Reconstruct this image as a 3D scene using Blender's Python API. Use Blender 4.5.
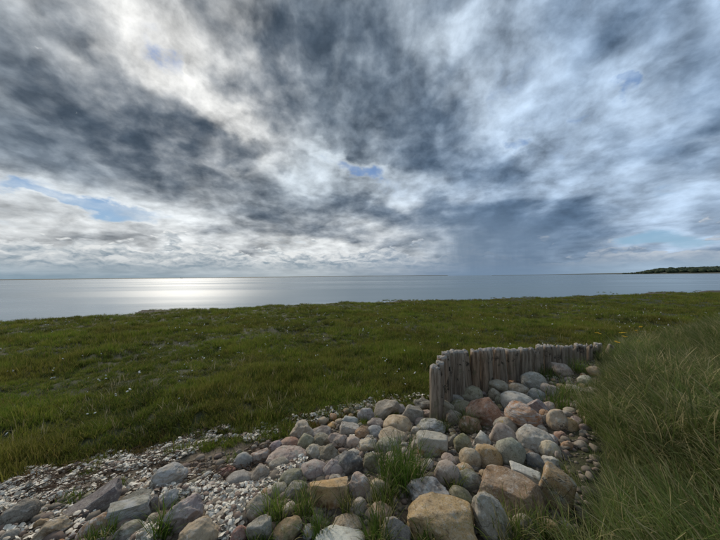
import bpy, math, random
import numpy as np
from mathutils import Vector, Matrix

random.seed(7)
rng = np.random.default_rng(7)
scene = bpy.context.scene
for o in list(bpy.data.objects):
    bpy.data.objects.remove(o, do_unlink=True)
COL = scene.collection
R = math.radians

# ------------------------------------------------------------------ camera
EYE = 1.95                      # lens height over the marsh (metres)
FPX = 270.0                     # focal length in photograph pixels (720 wide): ultra wide phone lens
cam_d = bpy.data.cameras.new('camera')
cam_d.sensor_width = 36.0
cam_d.lens = 36.0 * FPX / 720.0
cam_d.clip_start = 0.05
cam_d.clip_end = 60000
cam = bpy.data.objects.new('camera', cam_d)
COL.objects.link(cam)
PITCH, ROLL = 1.36, 0.58
cam.matrix_world = (Matrix.Translation((0, 0, EYE)) @ Matrix.Rotation(R(90 + PITCH), 4, 'X')
                    @ Matrix.Rotation(R(-ROLL), 4, 'Z'))
scene.camera = cam
CR = np.array(cam.matrix_world.to_3x3())

def ray(px, py):
    v = CR @ np.array([(px - 360.0) / FPX, -(py - 270.0) / FPX, -1.0])
    return v / np.linalg.norm(v)

def project(P):
    """world points (n,3) -> photograph pixels and depth"""
    q = (np.asarray(P, float) - np.array([0, 0, EYE])) @ CR
    d = np.maximum(-q[:, 2], 1e-6)
    return 360 + FPX * q[:, 0] / d, 270 - FPX * q[:, 1] / d, -q[:, 2]

# ------------------------------------------------------------------ render settings
vs = scene.view_settings
vs.view_transform = 'Standard'
vs.look = 'None'
vs.exposure = 0.0
vs.gamma = 1.0
vs.use_curve_mapping = False
scene.render.engine = 'CYCLES'
scene.cycles.max_bounces = 6
scene.cycles.diffuse_bounces = 3
scene.cycles.glossy_bounces = 2
scene.cycles.transmission_bounces = 2
scene.cycles.transparent_max_bounces = 4
scene.cycles.sample_clamp_indirect = 4.0
scene.cycles.use_denoising = True

# ------------------------------------------------------------------ node helper
class N:
    """small wrapper that writes node trees as expressions"""
    def __init__(s, tree): s.t = tree
    def _in(s, sock, v):
        if v is None: return
        if isinstance(v, bpy.types.NodeSocket): s.t.links.new(v, sock)
        elif hasattr(sock, 'default_value'):
            if sock.type == 'RGBA' and len(v) == 3: v = (*v, 1.0)
            sock.default_value = v
    def new(s, kind, **kw):
        n = s.t.nodes.new(kind)
        for k, v in kw.items(): setattr(n, k, v)
        return n
    def m(s, op, a, b=None, c=None, clamp=False):
        n = s.new('ShaderNodeMath', operation=op, use_clamp=clamp)
        s._in(n.inputs[0], a); s._in(n.inputs[1], b)
        if c is not None: s._in(n.inputs[2], c)
        return n.outputs[0]
    def vm(s, op, a, b=None, scale=None):
        n = s.new('ShaderNodeVectorMath', operation=op)
        s._in(n.inputs[0], a); s._in(n.inputs[1], b)
        if scale is not None: s._in(n.inputs['Scale'], scale)
        return n.outputs['Value'] if op in ('LENGTH', 'DOT_PRODUCT', 'DISTANCE') else n.outputs[0]
    def noise(s, vec, scale=1.0, detail=4.0, rough=0.55, lac=2.0, dist=0.0, dim='3D', typ='FBM', norm=True, color=False):
        n = s.new('ShaderNodeTexNoise', noise_dimensions=dim)
        n.noise_type = typ
        n.normalize = norm
        s._in(n.inputs['Vector'], vec); s._in(n.inputs['Scale'], scale); s._in(n.inputs['Detail'], detail)
        s._in(n.inputs['Roughness'], rough); s._in(n.inputs['Lacunarity'], lac); s._in(n.inputs['Distortion'], dist)
        return n.outputs['Color'] if color else n.outputs[0]
    def voro(s, vec, scale=1.0, feature='F1', out='Distance', rnd=1.0, detail=0.0, rough=0.5, lac=2.0, smooth=0.6):
        n = s.new('ShaderNodeTexVoronoi', feature=feature)
        n.normalize = True
        n.inputs['Detail'].default_value = detail; n.inputs['Roughness'].default_value = rough; n.inputs['Lacunarity'].default_value = lac
        if feature == 'SMOOTH_F1': n.inputs['Smoothness'].default_value = smooth
        s._in(n.inputs['Vector'], vec); s._in(n.inputs['Scale'], scale); s._in(n.inputs['Randomness'], rnd)
        return n.outputs[out]
    def mr(s, v, a, b, c=0.0, d=1.0, kind='SMOOTHSTEP'):
        n = s.new('ShaderNodeMapRange', interpolation_type=kind)
        s._in(n.inputs[0], v); s._in(n.inputs[1], a); s._in(n.inputs[2], b); s._in(n.inputs[3], c); s._in(n.inputs[4], d)
        return n.outputs[0]
    def mix(s, f, a, b, blend='MIX'):
        n = s.new('ShaderNodeMix', data_type='RGBA', blend_type=blend)
        n.clamp_factor = True
        for sock, v in ((n.inputs[0], f), (n.inputs[6], a), (n.inputs[7], b)):
            if isinstance(v, (tuple, list)) and len(v) == 3: v = (*v, 1.0)
            s._in(sock, v)
        return n.outputs[2]
    def comb(s, x, y, z):
        n = s.new('ShaderNodeCombineXYZ')
        s._in(n.inputs[0], x); s._in(n.inputs[1], y); s._in(n.inputs[2], z)
        return n.outputs[0]
    def sep(s, v):
        n = s.new('ShaderNodeSeparateXYZ'); s._in(n.inputs[0], v)
        return n.outputs[0], n.outputs[1], n.outputs[2]

# ------------------------------------------------------------------ sun and sky
SUN_AZ, SUN_EL = -33.0, 33.0          # behind the broken cloud, front left
sun_d = bpy.data.lights.new('sun', 'SUN')
sun_d.energy = 2.6
sun_d.angle = R(11)
sun_d.color = (1.0, 0.92, 0.80)
sun = bpy.data.objects.new('sun', sun_d)
COL.objects.link(sun)
SUN_DIR = Vector((math.sin(R(SUN_AZ)) * math.cos(R(SUN_EL)), math.cos(R(SUN_AZ)) * math.cos(R(SUN_EL)), math.sin(R(SUN_EL))))
sun.rotation_euler = SUN_DIR.to_track_quat('Z', 'Y').to_euler()
sun.location = (-40, 60, 60)

world = bpy.data.worlds.new('World')
scene.world = world
world.use_nodes = True
wt = world.node_tree
wt.nodes.clear()
w = N(wt)
out = w.new('ShaderNodeOutputWorld')
bg = w.new('ShaderNodeBackground')
bg.inputs['Strength'].default_value = 0.1
wt.links.new(bg.outputs[0], out.inputs[0])
sky = w.new('ShaderNodeTexSky', sky_type='NISHITA')
sky.sun_disc = False
sky.sun_elevation = R(SUN_EL)
sky.sun_rotation = R(SUN_AZ)
sky.air_density, sky.dust_density, sky.ozone_density = 1.0, 0.6, 2.0

dirv = w.new('ShaderNodeTexCoord').outputs['Generated']
dirv = w.vm('NORMALIZE', dirv)
dx, dy, dz = w.sep(dirv)
az = w.m('MULTIPLY', w.m('ARCTAN2', dx, dy), 180 / math.pi)
el = w.m('MULTIPLY', w.m('ARCSINE', dz), 180 / math.pi)
zz = w.m('ADD', w.m('MAXIMUM', dz, 0.0), 0.09)
pl = w.comb(w.m('DIVIDE', dx, zz), w.m('DIVIDE', dy, zz), 0.0)          # the cloud deck as a flat layer overhead
sunprox = w.vm('DOT_PRODUCT', dirv, tuple(SUN_DIR))                        # 1 towards the sun

def azel(px, py):
    v = ray(px, py)
    return math.degrees(math.atan2(v[0], v[1])), math.degrees(math.asin(v[2]))

# warped angular coordinates so the masses get torn outlines
lift = w.m('MULTIPLY', w.m('LOGARITHM', w.m('ADD', w.m('MAXIMUM', dz, 0.0), 0.22), math.e), 2.0)      # finer towards the horizon
iso0 = w.comb(w.m('MULTIPLY', dx, 2.2), w.m('MULTIPLY', dy, 2.2), lift)
warp1 = w.vm('SUBTRACT', w.noise(iso0, 1.3, 4, 0.55, color=True), (0.5, 0.5, 0.5))
warp2 = w.vm('SUBTRACT', w.noise(iso0, 4.0, 5, 0.55, color=True), (0.5, 0.5, 0.5))
ang = w.comb(az, el, 0.0)
wa = w.vm('MULTIPLY', warp1, (26, 20, 0))
wb = w.vm('MULTIPLY', warp2, (9, 7, 0))
fade = w.mr(el, 1.0, 22.0, 0.12, 1.0)
angw = w.vm('ADD', ang, w.vm('SCALE', w.vm('ADD', wa, wb), scale=fade))

def blob(coord, px, py, rx, ry, rot, amp, prev=None, soft=1.0):
    a0 = np.array(azel(px, py))
    J = np.array([np.array(azel(px + 2, py)) - np.array(azel(px - 2, py)),
                  np.array(azel(px, py + 2)) - np.array(azel(px, py - 2))]).T / 4.0
    c, s_ = math.cos(R(rot)), math.sin(R(rot))
    M = J @ np.array([[c, -s_], [s_, c]]) @ np.diag([rx, ry])
    U, S, _ = np.linalg.svd(M)
    th = math.atan2(U[1, 0], U[0, 0])
    mp = w.new('ShaderNodeMapping', vector_type='TEXTURE')
    w._in(mp.inputs[0], coord)
    mp.inputs[1].default_value = (a0[0], a0[1], 0)
    mp.inputs[2].default_value = (0, 0, th)
    mp.inputs[3].default_value = (S[0], S[1], 1)
    v = w.mr(w.vm('LENGTH', mp.outputs[0]), 0.15 if soft == 1.0 else 0.0, 1.35 * soft, amp, 0.0)
    return v if prev is None else w.m('ADD', prev, v)

# thickness of the deck: broad masses (seen where the photograph shows them), torn by noise
MASS = [
    (60, 125, 200, 78, 8, .42), (300, 90, 190, 110, 15, .12), (120, 130, 130, 50, 10, .16), (185, 155, 105, 42, 14, .42), (20, 40, 90, 34, 25, .22), (120, 75, 60, 22, 25, .12),
    (285, 45, 70, 85, 10, .55), (330, 95, 50, 40, 0, .25), (410, 115, 85, 66, 20, .46), (385, 30, 55, 45, 0, .22),
    (285, 215, 60, 24, 5, .42), (430, 208, 100, 20, 0, .46), (520, 212, 70, 16, 0, .30), (330, 238, 50, 9, 0, .25), (205, 222, 40, 9, 8, .2),
    (690, 60, 90, 90, 0, .16), (590, 40, 60, 60, 0, .10), (660, 170, 100, 40, 0, .10), (560, 225, 90, 30, 0, .30),
    (250, 158, 34, 14, 10, .3), (450, 40, 30, 40, 0, .15), (500, 170, 45, 18, 0, .2),
    # thin and bright
    (180, 62, 62, 58, 30, -.34), (110, 20, 90, 16, 32, -.22), (222, 112, 62, 20, 28, -.36), (300, 175, 50, 18, 10, -.26), (405, 185, 58, 16, 0, -.36),
    (95, 62, 70, 10, 30, -.14), (60, 82, 60, 8, 25, -.12), (335, 75, 12, 22, 20, -.3), (450, 62, 34, 44, 0, -.30),
    (60, 205, 130, 18, 6, -.40), (200, 250, 190, 22, 2, -.24), (345, 245, 60, 8, 0, -.25), (540, 110, 80, 50, 0, -.26), (660, 205, 80, 22, 0, -.2), (690, 130, 50, 20, 0, -.12),
    (590, 190, 80, 22, 0, -.14), (505, 60, 60, 75, 0, -.26), (400, 260, 50, 12, 0, -.2),
]
HOLES = [
    (175, 68, 13, 20, -35, -.40), (358, 164, 38, 13, 18, -.95), (627, 98, 22, 14, 0, -.62), (515, 145, 17, 12, 0, -.62), (592, 116, 15, 8, 20, -.3), (545, 122, 14, 8, 0, -.3),
    (50, 196, 90, 10, 8, -.8), (125, 211, 80, 8, 8, -.85), (15, 180, 40, 10, 0, -.3), (640, 239, 38, 8, -6, -1.15), (690, 242, 40, 8, 0, -1.05),
    (540, 212, 22, 7, 0, -.35), (190, 228, 24, 5, 0, -.3), (495, 10, 20, 14, 0, -.25), (715, 135, 20, 8, 0, -.2),
]
tau = w.m('ADD', 0.0, 0.56)
for b in MASS: tau = blob(angw, *b[:5], b[5] * 1.3, prev=tau)
tau = w.m('MINIMUM', w.m('MAXIMUM', tau, 0.40), 1.25)
angh = w.vm('ADD', ang, w.vm('SCALE', w.vm('ADD', w.vm('SCALE', wb, scale=1.7), w.vm('SCALE', wa, scale=0.3)), scale=fade))
hole = w.m('ADD', 0.0, 0.0)
for b in HOLES: hole = blob(angh, *b, prev=hole)
tau = w.m('ADD', tau, hole)

# cloud texture on the deck, stretched along the wind
mpw = w.new('ShaderNodeMapping'); w._in(mpw.inputs[0], pl)
mpw.inputs[2].default_value = (0, 0, R(-28)); mpw.inputs[3].default_value = (1.0, 0.70, 1.0)
plw = w.vm('ADD', mpw.outputs[0], w.vm('SCALE', warp2, scale=0.30))
iso = w.vm('ADD', iso0, w.vm('SCALE', warp2, scale=0.10))
def billow(v, dn, dv):
    nn = w.noise(v, 2.2, dn, 0.52)
    vv_ = w.voro(v, 2.9, 'SMOOTH_F1', detail=dv, rough=0.5, lac=2.3, smooth=0.35)
    return nn, vv_, w.m('ADD', w.m('MULTIPLY', w.m('SUBTRACT', nn, 0.5), 2.0), w.m('MULTIPLY', w.m('SUBTRACT', 0.42, vv_), 1.45))
n_mid = w.noise(plw, 1.6, 6, 0.52)
n_iso, v_iso, bl0 = billow(iso, 9, 2.0)
n_fin = w.noise(iso, 11.0, 5, 0.58)
# the same billows a step towards the sun: lit or shaded flanks
n_of = w.noise(w.vm('ADD', iso, tuple(SUN_DIR * 0.09)), 2.2, 7, 0.52)
tau = w.m('ADD', tau, w.m('MULTIPLY', w.m('SUBTRACT', n_mid, 0.5), 0.8))
tau = w.m('ADD', tau, w.m('MULTIPLY', bl0, 0.74))
tau = w.m('ADD', tau, w.m('MULTIPLY', w.m('SUBTRACT', n_fin, 0.5), 0.22))
relief = w.m('ADD', w.m('MULTIPLY', w.m('SUBTRACT', n_iso, n_of), 1.25), w.m('MULTIPLY', w.m('SUBTRACT', 0.42, v_iso), -0.10))

near_sun = w.mr(sunprox, 0.45, 0.97)                     # broad glow side
very_near = w.mr(sunprox, 0.92, 1.0)
bright = w.mix(near_sun, (4.6, 5.9, 7.6), (5.7, 6.4, 7.0))
bright = w.mix(w.m('MULTIPLY', w.mr(el, 18.0, 7.0), w.mr(az, 34.0, 4.0)), bright, (8.0, 8.3, 8.4))
bright = w.mix(very_near, bright, (8.9, 8.9, 8.7))
dark = w.mix(near_sun, (1.10, 1.85, 3.0), (0.78, 1.13, 1.60))
thick = w.m('SUBTRACT', 1.0, w.m('EXPONENT', w.m('MULTIPLY', w.m('MAXIMUM', w.m('SUBTRACT', tau, 0.16), 0.0), -1.25)))
thick = w.m('ADD', w.m('MULTIPLY', thick, 0.45), w.m('MULTIPLY', w.mr(tau, 0.28, 1.42), 0.55))
thick = w.mr(w.m('SUBTRACT', thick, w.m('MULTIPLY', relief, 1.5)), -0.12, 1.18)
cloud = w.mix(thick, bright, dark)
tex = w.m('ADD', w.m('MULTIPLY', relief, 1.7), w.m('MULTIPLY', w.m('SUBTRACT', n_fin, 0.5), -0.6))
cloud = w.vm('SCALE', cloud, scale=w.m('ADD', 0.97, tex))
alpha = w.m('MAXIMUM', w.mr(tau, -0.40, 0.42), w.m('MULTIPLY', w.mr(w.m('ADD', hole, w.m('MULTIPLY', w.m('SUBTRACT', n_fin, 0.5), 1.9)), -0.72, 0.06), 0.97))
alpha = w.m('MAXIMUM', alpha, w.m('MULTIPLY', w.mr(n_iso, 0.40, 0.66), 0.75))
skycol = w.mix(0.85, sky.outputs[0], w.mix(w.mr(el, 2.0, 22.0), (2.8, 4.7, 6.5), (1.1, 2.4, 5.2)))
col = w.mix(alpha, skycol, cloud)

# distant cumulus line near the horizon
cu = w.comb(w.m('MULTIPLY', az, 0.16), w.m('MULTIPLY', el, 0.36), 3.7)
cuw = w.vm('ADD', cu, w.vm('SCALE', w.vm('SUBTRACT', w.noise(cu, 2.0, 3, 0.5, color=True), (0.5, 0.5, 0.5)), scale=0.7))
cpf = w.voro(cuw, 3.0, feature='SMOOTH_F1')
c1 = w.m('ADD', w.noise(cuw, 1.0, 8, 0.56), w.m('MULTIPLY', w.m('SUBTRACT', 0.4, cpf), 0.22))
cuo = w.vm('ADD', cuw, (0.0, 0.16, 0.0))
c1o = w.m('ADD', w.noise(cuo, 1.0, 7, 0.56), w.m('MULTIPLY', w.m('SUBTRACT', 0.4, w.voro(cuo, 3.0, feature='SMOOTH_F1')), 0.22))
top = w.mr(el, 1.2, 9.5, 0.26, -0.26, kind='LINEAR')
right_cut = w.mr(az, 8.0, 24.0, 0.0, -0.10)
cden = w.m('ADD', w.m('ADD', w.m('SUBTRACT', c1, 0.50), top), right_cut)
calpha = w.m('MULTIPLY', w.mr(cden, 0.0, 0.07), w.mr(el, 0.6, 2.0))
clit = w.m('ADD', 0.55, w.m('MULTIPLY', w.m('SUBTRACT', c1, c1o), 5.0), clamp=True)
clit = w.m('MULTIPLY', clit, w.mr(el, 0.6, 4.5, 0.35, 1.0))
cside = w.mr(az, -20.0, 30.0)
ccol = w.mix(clit, w.mix(cside, (2.5, 3.2, 3.8), (2.2, 3.0, 4.1)), w.mix(cside, (8.0, 8.2, 8.2), (5.5, 6.0, 6.6)))
col = w.mix(w.m('MULTIPLY', calpha, 0.92), col, ccol)

# rain falling from the deck, right of the middle
fall = w.noise(w.comb(w.m('MULTIPLY', az, 0.25), w.m('MULTIPLY', el, 0.05), 0.0), 1.0, 4, 0.6)
angr = w.vm('ADD', w.vm('ADD', ang, w.vm('SCALE', wb, scale=0.7)), w.comb(w.m('MULTIPLY', w.m('SUBTRACT', fall, 0.5), 9.0), 0.0, 0.0))
rain = blob(angr, 508, 256, 86, 52, 0, 0.95)
rain = w.m('ADD', rain, blob(angr, 440, 246, 80, 40, 0, 0.35), clamp=True)
raincol = w.mix(w.mr(az, 6.0, 30.0), (2.4, 3.1, 3.9), (1.45, 2.15, 3.15))
col = w.mix(w.m('MULTIPLY', rain, w.mr(fall, 0.2, 0.8, 0.75, 1.0)), col, raincol)

# pale moist air low over the sea
band = w.mr(el, -0.2, 3.2, 0.92, 0.0)
hz = w.mix(w.mr(az, -55.0, -10.0), (2.0, 3.0, 3.8), w.mix(w.mr(az, -15.0, 22.0), (3.9, 4.5, 4.9), (1.7, 2.5, 3.6)))
hz = w.mix(w.mr(az, 30.0, 50.0), hz, (3.2, 4.3, 5.4))
col = w.mix(band, col, hz)
wt.links.new(col, bg.inputs[0])
world.cycles.sampling_method = 'MANUAL'
world.cycles.sample_map_resolution = 512

# ------------------------------------------------------------------ numpy value noise
def _h(ix, iy, iz=0, seed=0):
    n = (ix.astype(np.int64) * 374761393 + iy.astype(np.int64) * 668265263 + np.asarray(iz).astype(np.int64) * 2147483647 + seed * 974634757) & 0xFFFFFFFF
    n = ((n ^ (n >> 13)) * 1274126177) & 0xFFFFFFFF
    n = ((n ^ (n >> 16)) * 2246822519) & 0xFFFFFFFF
    return ((n ^ (n >> 15)) & 0xFFFF) / 65535.0

def vn2(x, y, seed=0):
    x = np.asarray(x, float); y = np.asarray(y, float)
    ix, iy = np.floor(x), np.floor(y)
    fx, fy = x - ix, y - iy
    fx = fx * fx * (3 - 2 * fx); fy = fy * fy * (3 - 2 * fy)
    a, b = _h(ix, iy, 0, seed), _h(ix + 1, iy, 0, seed)
    c, d = _h(ix, iy + 1, 0, seed), _h(ix + 1, iy + 1, 0, seed)
    return (a + (b - a) * fx) * (1 - fy) + (c + (d - c) * fx) * fy

def fbm2(x, y, oct=4, seed=0):
    v, a, t = 0.0, 0.5, 0.0
    for k in range(oct):
        v = v + a * vn2(x, y, seed + k); t += a; a *= 0.5
        x, y = x * 2.03 + 11.3, y * 2.03 - 7.1
    return v / t

def vn3(p, seed=0):
    i = np.floor(p); f = p - i; f = f * f * (3 - 2 * f)
    r = 0.0
    for dx_ in (0, 1):
        for dy_ in (0, 1):
            for dz_ in (0, 1):
                wgt = (f[:, 0] if dx_ else 1 - f[:, 0]) * (f[:, 1] if dy_ else 1 - f[:, 1]) * (f[:, 2] if dz_ else 1 - f[:, 2])
                r = r + wgt * _h(i[:, 0] + dx_, i[:, 1] + dy_, i[:, 2] + dz_, seed)
    return r

def fbm3(p, oct=3, seed=0):
    v, a, t = 0.0, 0.5, 0.0
    for k in range(oct):
        v = v + a * vn3(p, seed + k); t += a; a *= 0.5; p = p * 2.05 + 5.7
    return v / t

def sst(a, b, x):
    t = np.clip((np.asarray(x, float) - a) / (b - a), 0, 1)
    return t * t * (3 - 2 * t)

# ------------------------------------------------------------------ lie of the land
TOE = np.array([(-400, -60), (-30, -3.0), (-9, 0.9), (-3.9, 2.45), (-2.1, 3.05), (0.5, 3.72), (0.93, 3.70), (1.35, 4.22), (4.7, 5.42), (7.2, 7.0), (11, 8.6), (30, 13), (400, 60)], float)
SHX = np.array([-400, -40, -18.4, -14.1, -10, -7.4, 0, 9.5, 16, 22.6, 36, 60, 400.0])
SHY = np.array([13, 13.0, 13.6, 14.6, 16.6, 18.3, 20.6, 21.8, 23.4, 25.4, 27.4, 30, 60.0])
WATER = -0.20

def toe_dist(x, y):
    """distance to the foot of the stone slope, positive on the camera's side"""
    x = np.asarray(x, float); y = np.asarray(y, float)
    best = np.full(np.broadcast(x, y).shape, 1e9)
    for (x0, y0), (x1, y1) in zip(TOE[:-1], TOE[1:]):
        ex, ey = x1 - x0, y1 - y0
        t = np.clip(((x - x0) * ex + (y - y0) * ey) / (ex * ex + ey * ey), 0, 1)
        best = np.minimum(best, np.hypot(x - x0 - t * ex, y - y0 - t * ey))
    yt = np.interp(x, TOE[:, 0], TOE[:, 1])
    return np.where(y < yt, best, -best)

def shore_dist(x, y):
    """metres inland of the waterline (negative in the sea)"""
    wob = (fbm2(np.asarray(x) * 0.35 + 3, np.asarray(y) * 0.35, 4, 21) - 0.5) * 2.6
    return (np.interp(x, SHX, SHY) - y) * 0.95 + wob

ISLETS = [(-11.8, 16.9, 2.6, .35), (26.0, 28.6, 1.6, .3), (31.5, 27.9, 2.4, .5), (39.5, 29.5, 3, .6), (12.2, 22.9, 1.2, .3), (3.2, 21.7, 1.6, .25)]

def height(x, y):
    x = np.asarray(x, float); y = np.asarray(y, float)
    D = toe_dist(x, y)
    rise = 0.36 * sst(-0.02, 1.7, D)
    # stones banked up behind the stakes
    fill = np.interp(x, [.85, 1.3, 2.0, 2.5, 3.0, 3.6, 4.8, 6.8], [0, .05, .13, .17, .22, .29, .34, 0]) * sst(-.03, .09, D)
    rise = np.maximum(rise, fill + .4 * rise * (1 - rise / .36))
    d = (x - 0.93 * y + 0.15) / 1.37
    bank = 0.38 * sst(0.0, 2.3, d) * sst(0.0, 1.5, D)
    hum = (fbm2(x * 0.9, y * 0.9, 4, 3) - 0.5) * 0.26 * sst(-0.3, -1.2, D) + (fbm2(x * 4, y * 4, 3, 5) - 0.5) * 0.05
    # low muddy edge between the sward and the stones
    gut = -0.05 * np.exp(-((D + 0.28) / 0.22) ** 2) * sst(0.9, 0.2, x)
    S = shore_dist(x, y)
    sea = -1.6 * sst(0.5, -9.0, S) - 0.16 * sst(0.6, -0.25, S)
    isl = 0.0
    for cx, cy, rx, ry in ISLETS:
        q = ((x - cx) / rx) ** 2 + ((y - cy) / ry) ** 2
        isl = isl + 0.85 * np.exp(-q)
    z = rise + bank + hum * sst(-0.6, 0.8, S) + gut + np.minimum(sea + isl * (S < 0.6), 0.0 + 0 * sea)
    far = sst(40, 400, np.hypot(x, y))
    return z - 3.0 * far * (S < -6)

def at(px, py, lift=0.0):
    """the point of the ground (plus lift) that the pixel looks at"""
    v = ray(px, py)
    t = np.concatenate([np.arange(0.9, 12, 0.01), np.arange(12, 60, 0.05)])
    P = np.outer(t, v) + np.array([0, 0, EYE])
    g = P[:, 2] - height(P[:, 0], P[:, 1]) - lift
    i = int(np.argmax(g < 0))
    if g[i] >= 0: i = len(t) - 1
    return P[i]

# ------------------------------------------------------------------ mesh helpers
def mesh_obj(name, verts, faces, mat, parent=None, smooth=True, link=True):
    me = bpy.data.meshes.new(name)
    if isinstance(faces, np.ndarray):
        verts = np.asarray(verts, np.float32)
        nf, k = faces.shape
        me.vertices.add(len(verts)); me.vertices.foreach_set('co', verts.ravel())
        me.loops.add(nf * k); me.loops.foreach_set('vertex_index', faces.astype(np.int32).ravel())
        me.polygons.add(nf)
        me.polygons.foreach_set('loop_start', np.arange(0, nf * k, k, dtype=np.int32))
        me.polygons.foreach_set('loop_total', np.full(nf, k, np.int32))
        me.update(calc_edges=True)
    else:
        me.from_pydata([tuple(v) for v in verts], [], faces)
        me.update()
    if smooth:
        me.polygons.foreach_set('use_smooth', np.ones(len(me.polygons), bool))
    if mat: me.materials.append(mat)
    o = bpy.data.objects.new(name, me)
    if link: COL.objects.link(o)
    if parent: o.parent = parent
    return o

def tag(o, label=None, cat=None, group=None, kind=None):
    if label: o['label'] = label
    if cat: o['category'] = cat
    if group: o['group'] = group
    if kind: o['kind'] = kind
    return o

def fattr(me, name, arr):
    a = me.attributes.new(name, 'FLOAT', 'POINT'); a.data.foreach_set('value', np.asarray(arr, np.float32))

def material(name):
    m = bpy.data.materials.new(name); m.use_nodes = True
    t = m.node_tree; t.nodes.clear()
    n = N(t)
    o = n.new('ShaderNodeOutputMaterial'); b = n.new('ShaderNodeBsdfPrincipled')
    t.links.new(b.outputs[0], o.inputs[0])
    b.inputs['Roughness'].default_value = 0.85
    b.inputs['Specular IOR Level'].default_value = 0.25
    return m, n, b

def setc(n, b, c): n._in(b.inputs['Base Color'], c)

def bump(n, b, h, strength=0.4, dist=0.02):
    k = n.new('ShaderNodeBump'); n._in(k.inputs['Height'], h)
    k.inputs['Strength'].default_value = strength; k.inputs['Distance'].default_value = dist
    n._in(b.inputs['Normal'], k.outputs[0])

def attr(n, name):
    a = n.new('ShaderNodeAttribute'); a.attribute_name = name
    return a.outputs['Fac']

def pos(n): return n.new('ShaderNodeNewGeometry').outputs['Position']
def objco(n): return n.new('ShaderNodeTexCoord').outputs['Object']

# ------------------------------------------------------------------ ground
def axis(lo, hi, flo, fhi, fine, grow=1.13):
    a = list(np.arange(flo, fhi + 1e-6, fine))
    s, v = fine, fhi
    while v < hi: s *= grow; v += s; a.append(v)
    s, v = fine, flo; pre = []
    while v > lo: s *= grow; v -= s; pre.append(v)
    return np.array(pre[::-1] + a)

gx = axis(-26000, 26000, -6.5, 8.0, 0.06, 1.045)
gy = axis(-26000, 26000, 0.4, 9.0, 0.06, 1.045)
GX, GY = np.meshgrid(gx, gy)
GZ = height(GX, GY)
nx, ny = len(gx), len(gy)
idx = np.arange(nx * ny).reshape(ny, nx)
gf = np.stack([idx[:-1, :-1], idx[:-1, 1:], idx[1:, 1:], idx[1:, :-1]], -1).reshape(-1, 4)
m_ground, n, b = material('ground')
p = pos(n)
n1 = n.noise(p, 0.8, 5, 0.6); n2 = n.noise(p, 9.0, 5, 0.65); n3 = n.noise(p, 60.0, 4, 0.7)
turf = n.mix(n.mr(n1, 0.3, 0.7), (0.030, 0.036, 0.012), (0.050, 0.044, 0.018))
turf = n.mix(n.mr(n2, 0.45, 0.7), turf, (0.040, 0.050, 0.014))
sandc = n.mix(n.mr(n2, 0.3, 0.7), (0.085, 0.062, 0.040), (0.19, 0.150, 0.100))
sandc = n.mix(n.mr(n3, 0.45, 0.65), sandc, (0.10, 0.075, 0.05))
mudc = n.mix(n.mr(n3, 0.4, 0.6), (0.060, 0.050, 0.038), (0.10, 0.085, 0.062))
c = n.mix(attr(n, 'sand'), turf, sandc)
c = n.mix(attr(n, 'mud'), c, mudc)
setc(n, b, c)
bump(n, b, n.m('ADD', n2, n.m('MULTIPLY', n3, 0.5)), 0.8, 0.03)
ground = mesh_obj('ground', np.stack([GX, GY, GZ], -1).reshape(-1, 3), gf, m_ground)
tag(ground, 'salt marsh ground rising to a stony bank', kind='structure')
Dg = toe_dist(GX, GY)
wobg = (fbm2(GX * 3, GY * 3, 3, 31) - 0.5) * 0.35
sand = sst(-0.18, 0.05, Dg + wobg) * sst(0.0, -0.5, (GX - 0.93 * GY + 0.15) / 1.37) * (np.hypot(GX, GY) < 12)
mud = sst(0.6, -0.4, shore_dist(GX, GY)) + np.exp(-((Dg + 0.26) / 0.16) ** 2) * 0.8 * (GX < 0.8)
pool = 0.0 * sst(0.75, 0.80, fbm2(GX * 0.45 + 4, GY * 0.9 + 9, 3, 77)) * (Dg < -1)
fattr(ground.data, 'sand', sand.ravel()); fattr(ground.data, 'mud', np.clip(mud + pool, 0, 1).ravel())

# ------------------------------------------------------------------ sea
m_sea, n, b = material('sea_water')
p = pos(n)
setc(n, b, (0.16, 0.215, 0.25))
b.inputs['IOR'].default_value = 1.333
b.inputs['Specular IOR Level'].default_value = 0.5
mp = n.new('ShaderNodeMapping'); n._in(mp.inputs[0], p); mp.inputs[3].default_value = (0.006, 0.05, 1)
slick = n.noise(mp.outputs[0], 1.0, 4, 0.55, dist=0.6)
n._in(b.inputs['Roughness'], n.mr(slick, 0.35, 0.65, 0.22, 0.40))
mp2 = n.new('ShaderNodeMapping'); n._in(mp2.inputs[0], p); mp2.inputs[3].default_value = (0.8, 2.0, 1); mp2.inputs[2].default_value = (0, 0, R(8))
wv = n.m('ADD', n.noise(mp2.outputs[0], 1.6, 4, 0.55), n.m('MULTIPLY', n.noise(mp2.outputs[0], 0.28, 2, 0.5), 2.0))
k = n.new('ShaderNodeBump'); n._in(k.inputs['Height'], wv)
n._in(k.inputs['Strength'], n.mr(slick, 0.35, 0.65, 0.15, 0.55)); k.inputs['Distance'].default_value = 0.02
n._in(b.inputs['Normal'], k.outputs[0])
ws = [0, 30, 80, 200, 500, 1200, 3000, 8000, 24000]
sx = np.array([-v for v in ws[:0:-1]] + ws, float)
SX, SY = np.meshgrid(sx, sx)
idx = np.arange(SX.size).reshape(SX.shape)
sf = np.stack([idx[:-1, :-1], idx[:-1, 1:], idx[1:, 1:], idx[1:, :-1]], -1).reshape(-1, 4)
sea = mesh_obj('water', np.stack([SX, SY, np.full_like(SX, WATER)], -1).reshape(-1, 3), sf, m_sea)
tag(sea, 'calm silvery sea reaching to the horizon', kind='structure')

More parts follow.
